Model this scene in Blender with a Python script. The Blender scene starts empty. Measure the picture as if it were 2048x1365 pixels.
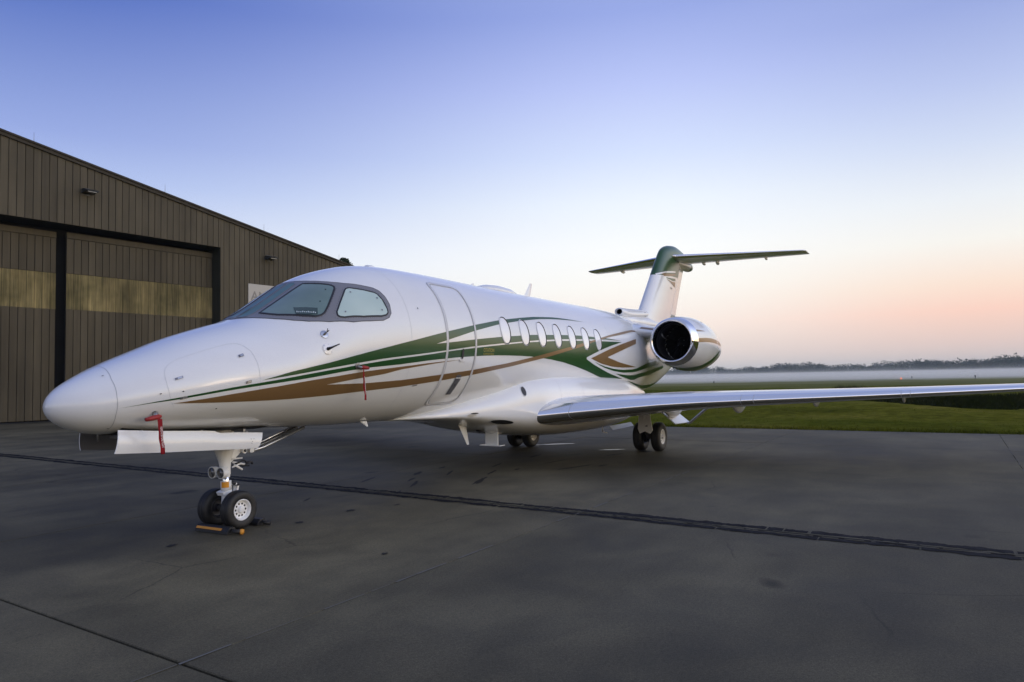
import bpy, bmesh, math, random
import numpy as np
from mathutils import Vector, Matrix

random.seed(7)
R_ = math.radians
SC = bpy.context.scene
COL = SC.collection

# ------------------------------------------------------------------ camera
# world frame: aircraft nose at the origin, x runs aft, y to its right wing, z up
cam_data = bpy.data.cameras.new('camera')
cam = bpy.data.objects.new('camera', cam_data); COL.objects.link(cam)
_R = Vector((0.5019505, -0.86468416, -0.01915727)); _U = Vector((-0.03489515, -0.04237851, 0.99849206)); _F = Vector((0.86419212, 0.50052509, 0.05144519))
cam.matrix_world = Matrix(((_R.x, _U.x, -_F.x, -3.7555), (_R.y, _U.y, -_F.y, -7.3659), (_R.z, _U.z, -_F.z, 1.6902), (0, 0, 0, 1)))
cam_data.sensor_width = 36.0; cam_data.lens = 36.0 * 1466.477 / 2048.0
cam_data.clip_start = 0.1; cam_data.clip_end = 20000
SC.camera = cam

# ------------------------------------------------------------------ sky, sun, exposure
SUN_AZ = R_(-78.0)      # direction of the low sun, measured from +x towards +y
SUN_EL = R_(3.0)
world = bpy.data.worlds.new('World'); SC.world = world; world.use_nodes = True
wn, wl = world.node_tree.nodes, world.node_tree.links
wn.clear()
w_out = wn.new('ShaderNodeOutputWorld'); w_bg = wn.new('ShaderNodeBackground')
sky = wn.new('ShaderNodeTexSky'); sky.sky_type = 'NISHITA'; sky.sun_disc = False
sky.sun_elevation = SUN_EL; sky.sun_rotation = math.pi / 2 - SUN_AZ
sky.air_density = 1.0; sky.dust_density = 1.0; sky.ozone_density = 1.6
# twilight tint laid over the physical sky: colour by elevation, warmer towards the sun and deeper blue away from it
def lin(c): return tuple((x / 255 / 12.92) if x / 255 <= .04045 else ((x / 255 + .055) / 1.055) ** 2.4 for x in c)
w_tc = wn.new('ShaderNodeTexCoord'); w_nm = wn.new('ShaderNodeVectorMath'); w_nm.operation = 'NORMALIZE'
wl.new(w_tc.outputs['Generated'], w_nm.inputs[0])
w_sep = wn.new('ShaderNodeSeparateXYZ'); wl.new(w_nm.outputs[0], w_sep.inputs[0])
w_dot = wn.new('ShaderNodeVectorMath'); w_dot.operation = 'DOT_PRODUCT'
wl.new(w_nm.outputs[0], w_dot.inputs[0]); w_dot.inputs[1].default_value = (math.cos(SUN_AZ), math.sin(SUN_AZ), 0)
def sky_ramp(stops, gain=1.0):
    r = wn.new('ShaderNodeValToRGB'); wl.new(w_sep.outputs['Z'], r.inputs['Fac']); e = r.color_ramp.elements
    for k, (p, c) in enumerate(stops):
        q = e[k] if k < 2 else e.new(p)
        q.position = p; q.color = (*[x * gain for x in lin(c)], 1)
    return r.outputs[0]
SKY_MID = [(0.0,(204,203,204)),(.03,(230,218,215)),(.07,(250,236,229)),(.12,(253,250,245)),(.17,(252,253,254)),(.23,(238,245,255)),(.29,(213,225,254)),(.37,(186,198,247)),(.45,(152,168,229)),(.62,(142,157,208)),(1.0,(150,161,198))]
SKY_SIDE = [(0.0,(192,193,196)),(.03,(224,202,198)),(.07,(251,209,195)),(.10,(251,225,209)),(.15,(247,243,237)),(.20,(234,238,244)),(.26,(208,218,242)),(.32,(184,196,236)),(.40,(152,167,222)),(.62,(142,157,208)),(1.0,(150,161,198))]
SKY_AWAY = [(0.0,(196,196,202)),(.05,(228,218,222)),(.10,(238,238,244)),(.15,(224,231,246)),(.24,(172,188,233)),(.29,(146,163,221)),(.44,(68,98,184)),(.62,(96,120,188)),(1.0,(150,161,198))]
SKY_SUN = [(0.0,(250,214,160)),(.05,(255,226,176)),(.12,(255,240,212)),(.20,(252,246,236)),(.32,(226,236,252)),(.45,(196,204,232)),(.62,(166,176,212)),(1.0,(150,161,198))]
def sky_mix(a, b, lo, hi):
    m = wn.new('ShaderNodeMapRange'); m.interpolation_type = 'SMOOTHSTEP'; wl.new(w_dot.outputs['Value'], m.inputs['Value'])
    m.inputs['From Min'].default_value = lo; m.inputs['From Max'].default_value = hi
    x = wn.new('ShaderNodeMix'); x.data_type = 'RGBA'; wl.new(m.outputs[0], x.inputs[0]); wl.new(a, x.inputs[6]); wl.new(b, x.inputs[7])
    return x.outputs[2]
w_c = sky_mix(sky_ramp(SKY_AWAY), sky_ramp(SKY_MID), -.80, -.10)
w_c = sky_mix(w_c, sky_ramp(SKY_SIDE), -.12, .28)
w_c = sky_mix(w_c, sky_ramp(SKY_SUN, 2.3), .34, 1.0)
w_n = wn.new('ShaderNodeMix'); w_n.data_type = 'RGBA'; w_n.blend_type = 'ADD'; w_n.inputs[0].default_value = 0.03
wl.new(w_c, w_n.inputs[6]); wl.new(sky.outputs[0], w_n.inputs[7])
w_bg.inputs['Strength'].default_value = 1.0
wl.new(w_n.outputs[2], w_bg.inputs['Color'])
wl.new(w_bg.outputs[0], w_out.inputs['Surface'])

sun_data = bpy.data.lights.new('sun', 'SUN'); sun = bpy.data.objects.new('sun', sun_data); COL.objects.link(sun)
sun_data.energy = 0.22; sun_data.angle = R_(14); sun_data.color = (1.0, 0.82, 0.62)
sun.rotation_euler = Vector((-math.cos(SUN_AZ) * math.cos(SUN_EL), -math.sin(SUN_AZ) * math.cos(SUN_EL), -math.sin(SUN_EL))).to_track_quat('-Z', 'Y').to_euler()

SC.view_settings.view_transform = 'Standard'; SC.view_settings.look = 'None'
SC.view_settings.gamma = 1.0; SC.view_settings.use_curve_mapping = False
SC.view_settings.exposure = 0.0
SC.render.engine = 'CYCLES'
SC.cycles.use_denoising = True
SC.cycles.max_bounces = 12; SC.cycles.volume_bounces = 10; SC.cycles.caustics_reflective = False; SC.cycles.caustics_refractive = False

# ------------------------------------------------------------------ materials
MAT = {}
def mat(name, col, rough=0.5, metal=0.0, coat=0.0, spec=0.5, emit=None, estr=0.0, alpha=None):
    m = bpy.data.materials.new(name); m.use_nodes = True
    b = m.node_tree.nodes['Principled BSDF']
    b.inputs['Base Color'].default_value = (*col, 1); b.inputs['Roughness'].default_value = rough
    b.inputs['Metallic'].default_value = metal; b.inputs['Coat Weight'].default_value = coat
    b.inputs['Coat Roughness'].default_value = 0.04; b.inputs['Specular IOR Level'].default_value = spec
    if emit: b.inputs['Emission Color'].default_value = (*emit, 1); b.inputs['Emission Strength'].default_value = estr
    MAT[name] = m
    return m

def nodes_of(m):
    nt = m.node_tree
    return nt.nodes, nt.links, nt.nodes['Principled BSDF']

def noise(n, l, scale, detail=4, rough=0.5, vec=None, dist=0.0):
    t = n.new('ShaderNodeTexNoise'); t.inputs['Scale'].default_value = scale; t.inputs['Detail'].default_value = detail
    t.inputs['Roughness'].default_value = rough; t.inputs['Distortion'].default_value = dist
    if vec is not None: l.new(vec, t.inputs['Vector'])
    return t

def ramp(n, l, fac, stops):
    r = n.new('ShaderNodeValToRGB'); l.new(fac, r.inputs['Fac'])
    e = r.color_ramp.elements
    e[0].position, e[0].color = stops[0][0], (*stops[0][1], 1)
    e[1].position, e[1].color = stops[1][0], (*stops[1][1], 1)
    for p, c in stops[2:]:
        k = e.new(p); k.color = (*c, 1)
    return r

def mixc(n, l, mode, fac, a, b):
    m = n.new('ShaderNodeMix'); m.data_type = 'RGBA'; m.blend_type = mode
    if isinstance(fac, (int, float)): m.inputs[0].default_value = fac
    else: l.new(fac, m.inputs[0])
    for s, v in ((6, a), (7, b)):
        if isinstance(v, tuple): m.inputs[s].default_value = (*v, 1)
        else: l.new(v, m.inputs[s])
    return m.outputs[2]

def scaled_pos(n, l, sc=(1, 1, 1), rot=0.0):
    g = n.new('ShaderNodeNewGeometry'); mp = n.new('ShaderNodeMapping')
    mp.inputs['Scale'].default_value = sc; mp.inputs['Rotation'].default_value = (0, 0, rot)
    l.new(g.outputs['Position'], mp.inputs['Vector'])
    return mp.outputs['Vector']

def bump(n, l, b, height, strength, dist=0.01):
    k = n.new('ShaderNodeBump'); k.inputs['Strength'].default_value = strength; k.inputs['Distance'].default_value = dist
    l.new(height, k.inputs['Height']); l.new(k.outputs[0], b.inputs['Normal'])

def paint(name, col, rough=0.22, metal=0.0, coat=0.35):
    m = mat(name, col, rough, metal, coat=coat)
    n, l, b = nodes_of(m)
    a = noise(n, l, 1.3, 5, 0.6, scaled_pos(n, l, (0.5, 0.5, 2.0)))
    f = noise(n, l, 160, 2, 0.5, scaled_pos(n, l))
    # morning dew and grime: soft blotches and a very fine grain
    c = ramp(n, l, a.outputs['Fac'], [(0.3, tuple(x * 0.95 for x in col)), (0.7, col)])
    c2 = ramp(n, l, f.outputs['Fac'], [(0.3, (0.95, 0.95, 0.95)), (0.7, (1.02, 1.02, 1.02))])
    o = mixc(n, l, 'MULTIPLY', 1.0, c.outputs[0], c2.outputs[0])
    l.new(o, b.inputs['Base Color'])
    r = n.new('ShaderNodeMapRange'); l.new(a.outputs['Fac'], r.inputs['Value'])
    r.inputs['To Min'].default_value = 0.03; r.inputs['To Max'].default_value = 0.16
    l.new(r.outputs[0], b.inputs['Coat Roughness'])
    wv = noise(n, l, 2.2, 2, 0.4, scaled_pos(n, l, (1.0, 1.0, 1.6))); bump(n, l, b, wv.outputs['Fac'], 0.12, 0.02)
    return m

paint('white_paint', (0.82, 0.825, 0.82), 0.25, 0, 0.7)
paint('green_paint', (0.010, 0.066, 0.012), 0.3, 0, 0.12)
paint('tan_paint', (0.235, 0.135, 0.052), 0.35, 0.2, 0.2)
paint('mask_grey', (0.21, 0.21, 0.225), 0.45, 0.2, 0.1)
mat('door_seal', (0.60, 0.60, 0.61), 0.35, 0.1)
mat('seam', (0.40, 0.41, 0.44), 0.6); mat('faint_seam', (0.60, 0.61, 0.63), 0.5)
mat('gasket', (0.012, 0.012, 0.014), 0.45)
mat('shade_pane', (0.92, 0.91, 0.90), 0.06, 0, 1.0, 0.7)
mat('chrome', (0.86, 0.86, 0.87), 0.17, 1.0)
mat('lip_chrome', (0.80, 0.80, 0.82), 0.06, 1.0)
mat('dull_metal', (0.33, 0.33, 0.34), 0.42, 0.8)
mat('white_metal', (0.80, 0.80, 0.79), 0.38)
mat('silver', (0.55, 0.56, 0.58), 0.3, 0.9)
mat('dark_metal', (0.05, 0.05, 0.055), 0.45, 0.6)
mat('black', (0.006, 0.006, 0.007), 0.6)
mat('hatch_grey', (0.2, 0.2, 0.22), 0.4, 0.6)
mat('fan_metal', (0.012, 0.012, 0.013), 0.6, 0.3)
mat('orange', (0.72, 0.30, 0.02), 0.5)
mat('chock_yellow', (0.62, 0.27, 0.03), 0.6)
mat('red_cloth', (0.24, 0.010, 0.016), 0.8, spec=0.2)
mat('red_plastic', (0.30, 0.014, 0.014), 0.5)
mat('print_white', (0.75, 0.74, 0.72), 0.7)
mat('gold_print', (0.42, 0.33, 0.08), 0.4)
mat('puddle', (0.03, 0.03, 0.03), 0.28, 0, 0, 0.35)
mat('lamp_lens', (0.12, 0.12, 0.13), 0.08, 0.3, 0.8)
mat('placard', (0.02, 0.05, 0.045), 0.25, 0, 0.6)
mat('placard_print', (0.5, 0.58, 0.58), 0.4)
mat('rod', (0.25, 0.25, 0.26), 0.4, 0.6)
mat('sign_board', (0.42, 0.40, 0.37), 0.5)
mat('sign_print', (0.20, 0.19, 0.18), 0.5)
mat('lamp_body', (0.045, 0.05, 0.055), 0.4, 0.4)
mat('marker_red', (0.6, 0.05, 0.02), 0.4, emit=(1.0, 0.25, 0.12), estr=2.0)
mat('marker_dark', (0.02, 0.025, 0.02), 0.6)

def tinted(m):
    n, l, b = nodes_of(m); oi = n.new('ShaderNodeObjectInfo')
    c = ramp(n, l, oi.outputs['Random'], [(0.0, (0.84, 0.83, 0.83)), (1.0, (0.95, 0.94, 0.93))]); l.new(c.outputs[0], b.inputs['Base Color'])
tinted(MAT['shade_pane'])
def glassy(name, col, rough, dark):
    m = mat(name, col, rough, 0, 0.3)
    n, l, b = nodes_of(m)
    a = noise(n, l, 1.6, 2, 0.5, scaled_pos(n, l, (1, 1, 1)))
    c = ramp(n, l, a.outputs['Fac'], [(0.35, dark), (0.65, col)])
    l.new(c.outputs[0], b.inputs['Base Color'])
    return m
glassy('cockpit_glass', (0.155, 0.235, 0.22), 0.2, (0.11, 0.175, 0.165))
glassy('shaded_glass', (0.50, 0.62, 0.57), 0.2, (0.44, 0.56, 0.52))
glassy('windscreen_glass', (0.11, 0.20, 0.195), 0.3, (0.09, 0.165, 0.16)); MAT['windscreen_glass'].node_tree.nodes['Principled BSDF'].inputs['Specular IOR Level'].default_value = 0.15; MAT['windscreen_glass'].node_tree.nodes['Principled BSDF'].inputs['Coat Weight'].default_value = 0.0

def rubber():
    m = mat('rubber', (0.012, 0.012, 0.013), 0.6)
    n, l, b = nodes_of(m)
    a = noise(n, l, 14, 4, 0.6, scaled_pos(n, l))
    c = ramp(n, l, a.outputs['Fac'], [(0.3, (0.008, 0.008, 0.009)), (0.75, (0.022, 0.021, 0.02))])
    l.new(c.outputs[0], b.inputs['Base Color'])
rubber()

def concrete():
    m = mat('concrete', (0.08, 0.08, 0.08), 0.7, spec=0.25)
    n, l, b = nodes_of(m)
    p = scaled_pos(n, l)
    big = noise(n, l, 0.22, 4, 0.55, p)
    mid = noise(n, l, 1.1, 6, 0.6, p, 0.4)
    fin = noise(n, l, 38, 6, 0.75, p)
    st = noise(n, l, 0.8, 5, 0.6, scaled_pos(n, l, (0.35, 1.5, 1), 0.9))
    c = ramp(n, l, big.outputs['Fac'], [(0.32, (0.054, 0.047, 0.029)), (0.68, (0.158, 0.138, 0.084))])
    c2 = ramp(n, l, mid.outputs['Fac'], [(0.3, (0.62, 0.62, 0.62)), (0.62, (1.1, 1.09, 1.07))])
    c3 = ramp(n, l, st.outputs['Fac'], [(0.32, (0.8, 0.8, 0.8)), (0.6, (1.05, 1.05, 1.05))])
    c4 = ramp(n, l, fin.outputs['Fac'], [(0.3, (0.68, 0.68, 0.68)), (0.7, (1.22, 1.22, 1.22))])
    sp = noise(n, l, 0.9, 2, 0.4, scaled_pos(n, l, (1, 1, 1), 0.3))
    c5 = ramp(n, l, sp.outputs['Fac'], [(0.24, (0.3, 0.3, 0.3)), (0.29, (1, 1, 1))])
    gr = noise(n, l, 120, 2, 0.5, p); c7 = ramp(n, l, gr.outputs['Fac'], [(0.32, (0.7, 0.7, 0.7)), (0.66, (1.25, 1.25, 1.25))])
    oi = n.new('ShaderNodeObjectInfo')
    c6 = ramp(n, l, oi.outputs['Random'], [(0.0, (0.93, 0.93, 0.94)), (1.0, (1.05, 1.04, 1.03))])
    o = c.outputs[0]
    for k in (c2, c3, c4, c5, c6, c7): o = mixc(n, l, 'MULTIPLY', 1.0, o, k.outputs[0])
    l.new(o, b.inputs['Base Color'])
    r = n.new('ShaderNodeMapRange'); l.new(mid.outputs['Fac'], r.inputs['Value'])
    r.inputs['To Min'].default_value = 0.6; r.inputs['To Max'].default_value = 0.9
    l.new(r.outputs[0], b.inputs['Roughness'])
    # hairline cracks
    vo = n.new('ShaderNodeTexVoronoi'); vo.feature = 'DISTANCE_TO_EDGE'; vo.inputs['Scale'].default_value = 0.33
    wn_ = noise(n, l, 1.4, 5, 0.65, p); mx = n.new('ShaderNodeMix'); mx.data_type = 'VECTOR'; mx.inputs[0].default_value = 0.16
    l.new(p, mx.inputs[4]); l.new(wn_.outputs['Color'], mx.inputs[5]); l.new(mx.outputs[1], vo.inputs['Vector'])
    ck = ramp(n, l, vo.outputs['Distance'], [(0.0, (0.5, 0.5, 0.5)), (0.0035, (1, 1, 1))])
    bk = noise(n, l, 0.35, 3, 0.5, p); bm_ = ramp(n, l, bk.outputs['Fac'], [(0.52, (0, 0, 0)), (0.6, (1, 1, 1))])
    o = mixc(n, l, 'MULTIPLY', bm_.outputs[0], o, ck.outputs[0]); l.new(o, b.inputs['Base Color'])
    bump(n, l, b, fin.outputs['Fac'], 0.55, 0.006)
concrete()
mat('joint_filler', (0.022, 0.022, 0.022), 0.9)

def tar():
    m = mat('tar', (0.01, 0.01, 0.012), 0.85, spec=0.08)
    n, l, b = nodes_of(m)
    a = noise(n, l, 9, 4, 0.6, scaled_pos(n, l))
    c = ramp(n, l, a.outputs['Fac'], [(0.35, (0.008, 0.008, 0.010)), (0.7, (0.024, 0.024, 0.027))])
    l.new(c.outputs[0], b.inputs['Base Color'])
tar()
mat('stain', (0.022, 0.020, 0.018), 0.7, spec=0.15)
mat('faded_yellow', (0.085, 0.072, 0.035), 0.8)
mat('pale_chip', (0.15, 0.145, 0.13), 0.9, spec=0.1)

def sheet(name, col, vary, rough=0.6, metal=0.0):
    m = mat(name, col, rough, metal, spec=0.15)
    n, l, b = nodes_of(m)
    a = noise(n, l, 0.6, 4, 0.6, scaled_pos(n, l, (1, 1, 0.4)))
    s = noise(n, l, 1.2, 4, 0.6, scaled_pos(n, l, (3.5, 3.5, 0.12)))
    oi = n.new('ShaderNodeObjectInfo')
    c = ramp(n, l, a.outputs['Fac'], [(0.3, tuple(x * (1 - vary) for x in col)), (0.7, tuple(x * (1 + vary) for x in col))])
    c2 = ramp(n, l, s.outputs['Fac'], [(0.3, (0.8, 0.8, 0.8)), (0.65, (1.08, 1.07, 1.05))])
    c3 = ramp(n, l, oi.outputs['Random'], [(0.0, (0.88, 0.88, 0.88)), (1.0, (1.1, 1.1, 1.1))])
    o = mixc(n, l, 'MULTIPLY', 1.0, c.outputs[0], c2.outputs[0]); o = mixc(n, l, 'MULTIPLY', 1.0, o, c3.outputs[0])
    l.new(o, b.inputs['Base Color'])
    return m
sheet('wall_sheet', (0.090, 0.077, 0.052), 0.2)
sheet('door_sheet', (0.076, 0.064, 0.042), 0.2)
sheet('trim_sheet', (0.045, 0.038, 0.027), 0.1)
sheet('fibreglass', (0.25, 0.213, 0.105), 0.3, 0.5)
def streak(m):
    n, l, b = nodes_of(m)
    src = b.inputs['Base Color'].links[0].from_socket
    f = noise(n, l, 2.0, 4, 0.7, scaled_pos(n, l, (6, 6, 0.25))); g = noise(n, l, 0.55, 3, 0.6, scaled_pos(n, l, (1, 1, 0.9)))
    c = ramp(n, l, f.outputs['Fac'], [(0.3, (0.42, 0.44, 0.40)), (0.68, (1.2, 1.15, 1.1))]); d = ramp(n, l, g.outputs['Fac'], [(0.32, (0.5, 0.52, 0.5)), (0.62, (1.15, 1.12, 1.1))])
    o = mixc(n, l, 'MULTIPLY', 1.0, src, c.outputs[0]); o = mixc(n, l, 'MULTIPLY', 1.0, o, d.outputs[0]); l.new(o, b.inputs['Base Color'])
streak(MAT['fibreglass'])
sheet('jamb', (0.035, 0.038, 0.03), 0.1)
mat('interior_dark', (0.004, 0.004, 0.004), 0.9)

def grass_mat(name, lo, mid_, hi, far=None):
    m = mat(name, mid_, 0.95, spec=0.0)
    n, l, b = nodes_of(m)
    p = scaled_pos(n, l)
    a = noise(n, l, 0.16, 6, 0.7, p); f = noise(n, l, 2.5, 5, 0.7, p); g = noise(n, l, 0.05, 4, 0.6, scaled_pos(n, l, (1, 0.35, 1)))
    c = ramp(n, l, a.outputs['Fac'], [(0.3, lo), (0.5, mid_), (0.70, hi)])
    c2 = ramp(n, l, f.outputs['Fac'], [(0.3, (0.55, 0.55, 0.55)), (0.7, (1.3, 1.3, 1.25))])
    c3 = ramp(n, l, g.outputs['Fac'], [(0.35, (0.75, 0.85, 0.75)), (0.65, (1.2, 1.05, 1.0))])
    o = mixc(n, l, 'MULTIPLY', 1.0, c.outputs[0], c2.outputs[0]); o = mixc(n, l, 'MULTIPLY', 1.0, o, c3.outputs[0])
    if far:                                              # paler with distance: the greying of mist and haze put into the grass colour
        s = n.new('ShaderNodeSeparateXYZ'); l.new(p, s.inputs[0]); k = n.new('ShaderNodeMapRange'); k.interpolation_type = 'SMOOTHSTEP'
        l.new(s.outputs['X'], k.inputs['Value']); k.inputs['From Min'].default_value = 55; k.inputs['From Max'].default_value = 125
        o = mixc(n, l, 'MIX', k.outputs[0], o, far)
    l.new(o, b.inputs['Base Color'])
    bump(n, l, b, f.outputs['Fac'], 0.4, 0.06)
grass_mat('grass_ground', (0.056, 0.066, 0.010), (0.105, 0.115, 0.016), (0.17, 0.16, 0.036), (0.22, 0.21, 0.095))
grass_mat('grass_blade', (0.06, 0.076, 0.010), (0.11, 0.125, 0.015), (0.17, 0.165, 0.035))
grass_mat('shaded_reed', (0.022, 0.027, 0.007), (0.036, 0.042, 0.011), (0.06, 0.062, 0.018))  # dark tone carries the shade of the ditch's far bank
grass_mat('far_leaf', (0.018, 0.034, 0.012), (0.030, 0.050, 0.018), (0.05, 0.07, 0.025))
mat('bark', (0.05, 0.04, 0.03), 0.9)

# ------------------------------------------------------------------ object helpers
def ob(name, verts, faces, material, parent=None, smooth=True, link=True):
    me = bpy.data.meshes.new(name); me.from_pydata([tuple(map(float, v)) for v in verts], [], faces); me.update()
    mats = material if isinstance(material, (list, tuple)) else [material]
    for k in mats: me.materials.append(MAT[k])
    if smooth: me.shade_smooth()
    o = bpy.data.objects.new(name, me); COL.objects.link(o)
    if parent is not None: o.parent = parent
    return o

def tag(o, label, cat, group=None):
    o['label'] = label; o['category'] = cat
    if group: o['group'] = group
    return o

def root(name, label, cat, loc=(0, 0, 0), group=None):
    o = bpy.data.objects.new(name, None); COL.objects.link(o); o.location = loc; o.empty_display_size = 0.2
    return tag(o, label, cat, group)

def structure(o): o['kind'] = 'structure'; return o
def stuff(o): o['kind'] = 'stuff'; return o

class MB:
    def __init__(s): s.v = []; s.f = []
    def add(s, v, f):
        k = len(s.v); s.v += [tuple(map(float, q)) for q in v]; s.f += [tuple(i + k for i in t) for t in f]; return s
    def box(s, a, b):
        (x0, y0, z0), (x1, y1, z1) = a, b
        return s.add([(x0,y0,z0),(x1,y0,z0),(x1,y1,z0),(x0,y1,z0),(x0,y0,z1),(x1,y0,z1),(x1,y1,z1),(x0,y1,z1)],
                     [(0,3,2,1),(4,5,6,7),(0,1,5,4),(1,2,6,5),(2,3,7,6),(3,0,4,7)])
    def grid(s, rows, closed_u=False, closed_v=False, flip=False):
        nu, nv = len(rows), len(rows[0]); k = len(s.v)
        for r in rows: s.v += [tuple(map(float, q)) for q in r]
        for i in range(nu if closed_u else nu - 1):
            for j in range(nv if closed_v else nv - 1):
                a, b, c, d = i*nv+j, i*nv+(j+1) % nv, ((i+1) % nu)*nv+(j+1) % nv, ((i+1) % nu)*nv+j
                t = (a+k, b+k, c+k, d+k); s.f.append(t[::-1] if flip else t)
        return s
    def tube(s, pts, rad, n=12, caps=True):
        pts = [Vector(p) for p in pts]
        if isinstance(rad, (int, float)): rad = [rad] * len(pts)
        rows = []; tot = pts[-1] - pts[0]
        ref = min((Vector((1, 0, 0)), Vector((0, 1, 0)), Vector((0, 0, 1))), key=lambda q: abs(q.dot(tot)))
        for i, p in enumerate(pts):
            d = (pts[min(i+1, len(pts)-1)] - pts[max(i-1, 0)]).normalized()
            a = d.cross(ref).normalized(); b = d.cross(a).normalized()
            rows.append([p + (a * math.cos(2*math.pi*j/n) + b * math.sin(2*math.pi*j/n)) * rad[i] for j in range(n)])
        k = len(s.v); s.grid(rows, closed_v=True)
        if caps:
            s.f.append(tuple(k + j for j in range(n))[::-1]); s.f.append(tuple(k + (len(pts)-1)*n + j for j in range(n)))
        return s
    def lathe(s, prof, o=(0, 0, 0), axis='y', n=32):
        """prof: (position along axis, radius)"""
        rows = []
        for t, r in prof:
            row = []
            for j in range(n):
                c, q = math.cos(2*math.pi*j/n)*r, math.sin(2*math.pi*j/n)*r
                row.append({'y': (o[0]+c, o[1]+t, o[2]+q), 'x': (o[0]+t, o[1]+c, o[2]+q), 'z': (o[0]+c, o[1]+q, o[2]+t)}[axis])
            rows.append(row)
        return s.grid(rows, closed_v=True)
    def build(s, name, material, parent=None, smooth=True):
        o = ob(name, s.v, s.f, material, parent, smooth)
        if smooth:
            bm = bmesh.new(); bm.from_mesh(o.data); bmesh.ops.recalc_face_normals(bm, faces=bm.faces); bm.to_mesh(o.data); bm.free()
        return o
    def build_edge(s, name, material, parent=None, ang=35):
        o = s.build(name, material, parent, True)
        try: o.data.set_sharp_from_angle(angle=R_(ang))
        except Exception: pass
        return o

def copy_tree(o, parent=None):
    c = o.copy(); COL.objects.link(c); c.parent = parent
    for ch in o.children: copy_tree(ch, c)
    return c

# ------------------------------------------------------------------ the apron: slabs with open joints
KS = 0.075                                    # the slab grid lies slightly askew to the aircraft
XL = [-31.6, -26.5, -21.3, -16.2, -11.1, -6.0, -0.85, 4.69, 9.85, 15.0, 19.75]
YL = [-3.42 + 5.0 * k for k in range(-6, 11)]
def gx(i, y): return XL[i] + KS * (y + 3.42)
def gp(i, j):
    y = YL[j]
    for _ in range(3): x = gx(i, y); y = YL[j] - 0.018 * (x - 5)
    return Vector((gx(i, y), y, 0))
base = ob('apron', [gp(0, 0) + Vector((-1, -1, -.03)), gp(len(XL)-1, 0) + Vector((-.02, -1, -.03)), gp(len(XL)-1, len(YL)-1) + Vector((-.02, 1, -.03)), gp(0, len(YL)-1) + Vector((-1, 1, -.03))],
          [(0, 1, 2, 3)], 'joint_filler', smooth=False)
structure(base)
for i in range(len(XL) - 1):
    for j in range(len(YL) - 1):
        q = [gp(i, j), gp(i+1, j), gp(i+1, j+1), gp(i, j+1)]
        c = sum(q, Vector()) / 4
        ga = .012 if i == 6 else .0045; gb = .012 if i == 5 else .0045          # half width of the joints fore and aft of the slab
        def ins(p, d):
            v = c - p; return p + Vector(((ga if v.x > 0 else -gb) + math.copysign(d, v.x), math.copysign(.004 + d, v.y), 0))
        dz = random.uniform(-.002, .002)
        lo = [ins(p, 0) + Vector((0, 0, -.06)) for p in q]; mi = [ins(p, 0) + Vector((0, 0, dz - .006)) for p in q]; hi = [ins(p, .006) + Vector((0, 0, dz)) for p in q]
        ob('slab', lo + mi + hi, [(8, 9, 10, 11)] + [(a, (a+1) % 4, 4 + (a+1) % 4, 4 + a) for a in range(4)] + [(4 + a, 4 + (a+1) % 4, 8 + (a+1) % 4, 8 + a) for a in range(4)], 'concrete', base, smooth=False)

# tarred expansion joint across the apron (grid line 7), ragged black bands either side of a worn yellow line
def ragged(name, off, w, jit, y0, y1, z, material, step=.05, gap=0.0, seed=1):
    rnd = random.Random(seed); b = MB(); y = y0; a = rnd.uniform(-jit, jit); c = rnd.uniform(-jit, jit); prev = None
    while y < y1:
        a = a * .84 + rnd.uniform(-jit, jit); c = c * .84 + rnd.uniform(-jit, jit)
        st = step * rnd.uniform(.5, 1.6)
        x = gx(7, y) + off
        cur = (Vector((x - w/2 + a, y, z)), Vector((x + w/2 + c, y, z)))
        if prev is not None and rnd.random() > gap and cur[1].x - cur[0].x > .004:
            b.add([prev[0], prev[1], cur[1], cur[0]], [(0, 1, 2, 3)])
        prev = cur; y += st
    return b.build(name, material, base, smooth=False)
ragged('tar_band', -.110, .12, .017, -26, 30, .0045, 'tar', seed=3, gap=.015, step=.022)
ragged('tar_band', 0.130, .13, .020, -26, 30, .0045, 'tar', seed=4, gap=.03, step=.022)
ragged('tar_band', 0.0, .028, .004, -26, 30, .0042, 'tar', seed=8)
ragged('worn_line', -.032, .026, .004, -26, 30, .0050, 'faded_yellow', seed=5, gap=.25)
ragged('worn_line', .042, .024, .004, -26, 30, .0050, 'faded_yellow', seed=6, gap=.3)
def chips(name, seed, n, material, y0, x0, x1):
    rnd = random.Random(seed); b = MB(); x = x0
    while x < x1:
        L = rnd.uniform(.05, .5); w = rnd.uniform(.004, .014); yy = y0 - .018*(x-5) + rnd.uniform(-.004, .004)
        if rnd.random() < n: b.add([(x, yy-w, .0038), (x+L, yy-.018*L-w*rnd.uniform(.4,1), .0038), (x+L, yy-.018*L+w*rnd.uniform(.4,1), .0038), (x, yy+w, .0038)], [(0,1,2,3)])
        x += L*rnd.uniform(.9, 1.5)
    return b.build(name, material, base, smooth=False)
chips('joint_grout', 41, .75, 'pale_chip', -3.42, -2.5, 19.3)
chips('joint_grout', 42, .5, 'pale_chip', -8.42, -2.5, 19.3)
def blot(name, cx, cy, rx, ry, rot, material, z, seed, n=26, jag=.3):
    rnd = random.Random(seed); v = [(cx, cy, z)]
    for i in range(n):
        a = 2*math.pi*i/n; r = 1 + rnd.uniform(-jag, jag)
        px, py = math.cos(a)*rx*r, math.sin(a)*ry*r
        v.append((cx + px*math.cos(rot) - py*math.sin(rot), cy + px*math.sin(rot) + py*math.cos(rot), z))
    return ob(name, v, [(0, 1+i, 1+(i+1) % n) for i in range(n)], material, base, smooth=False)
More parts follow.
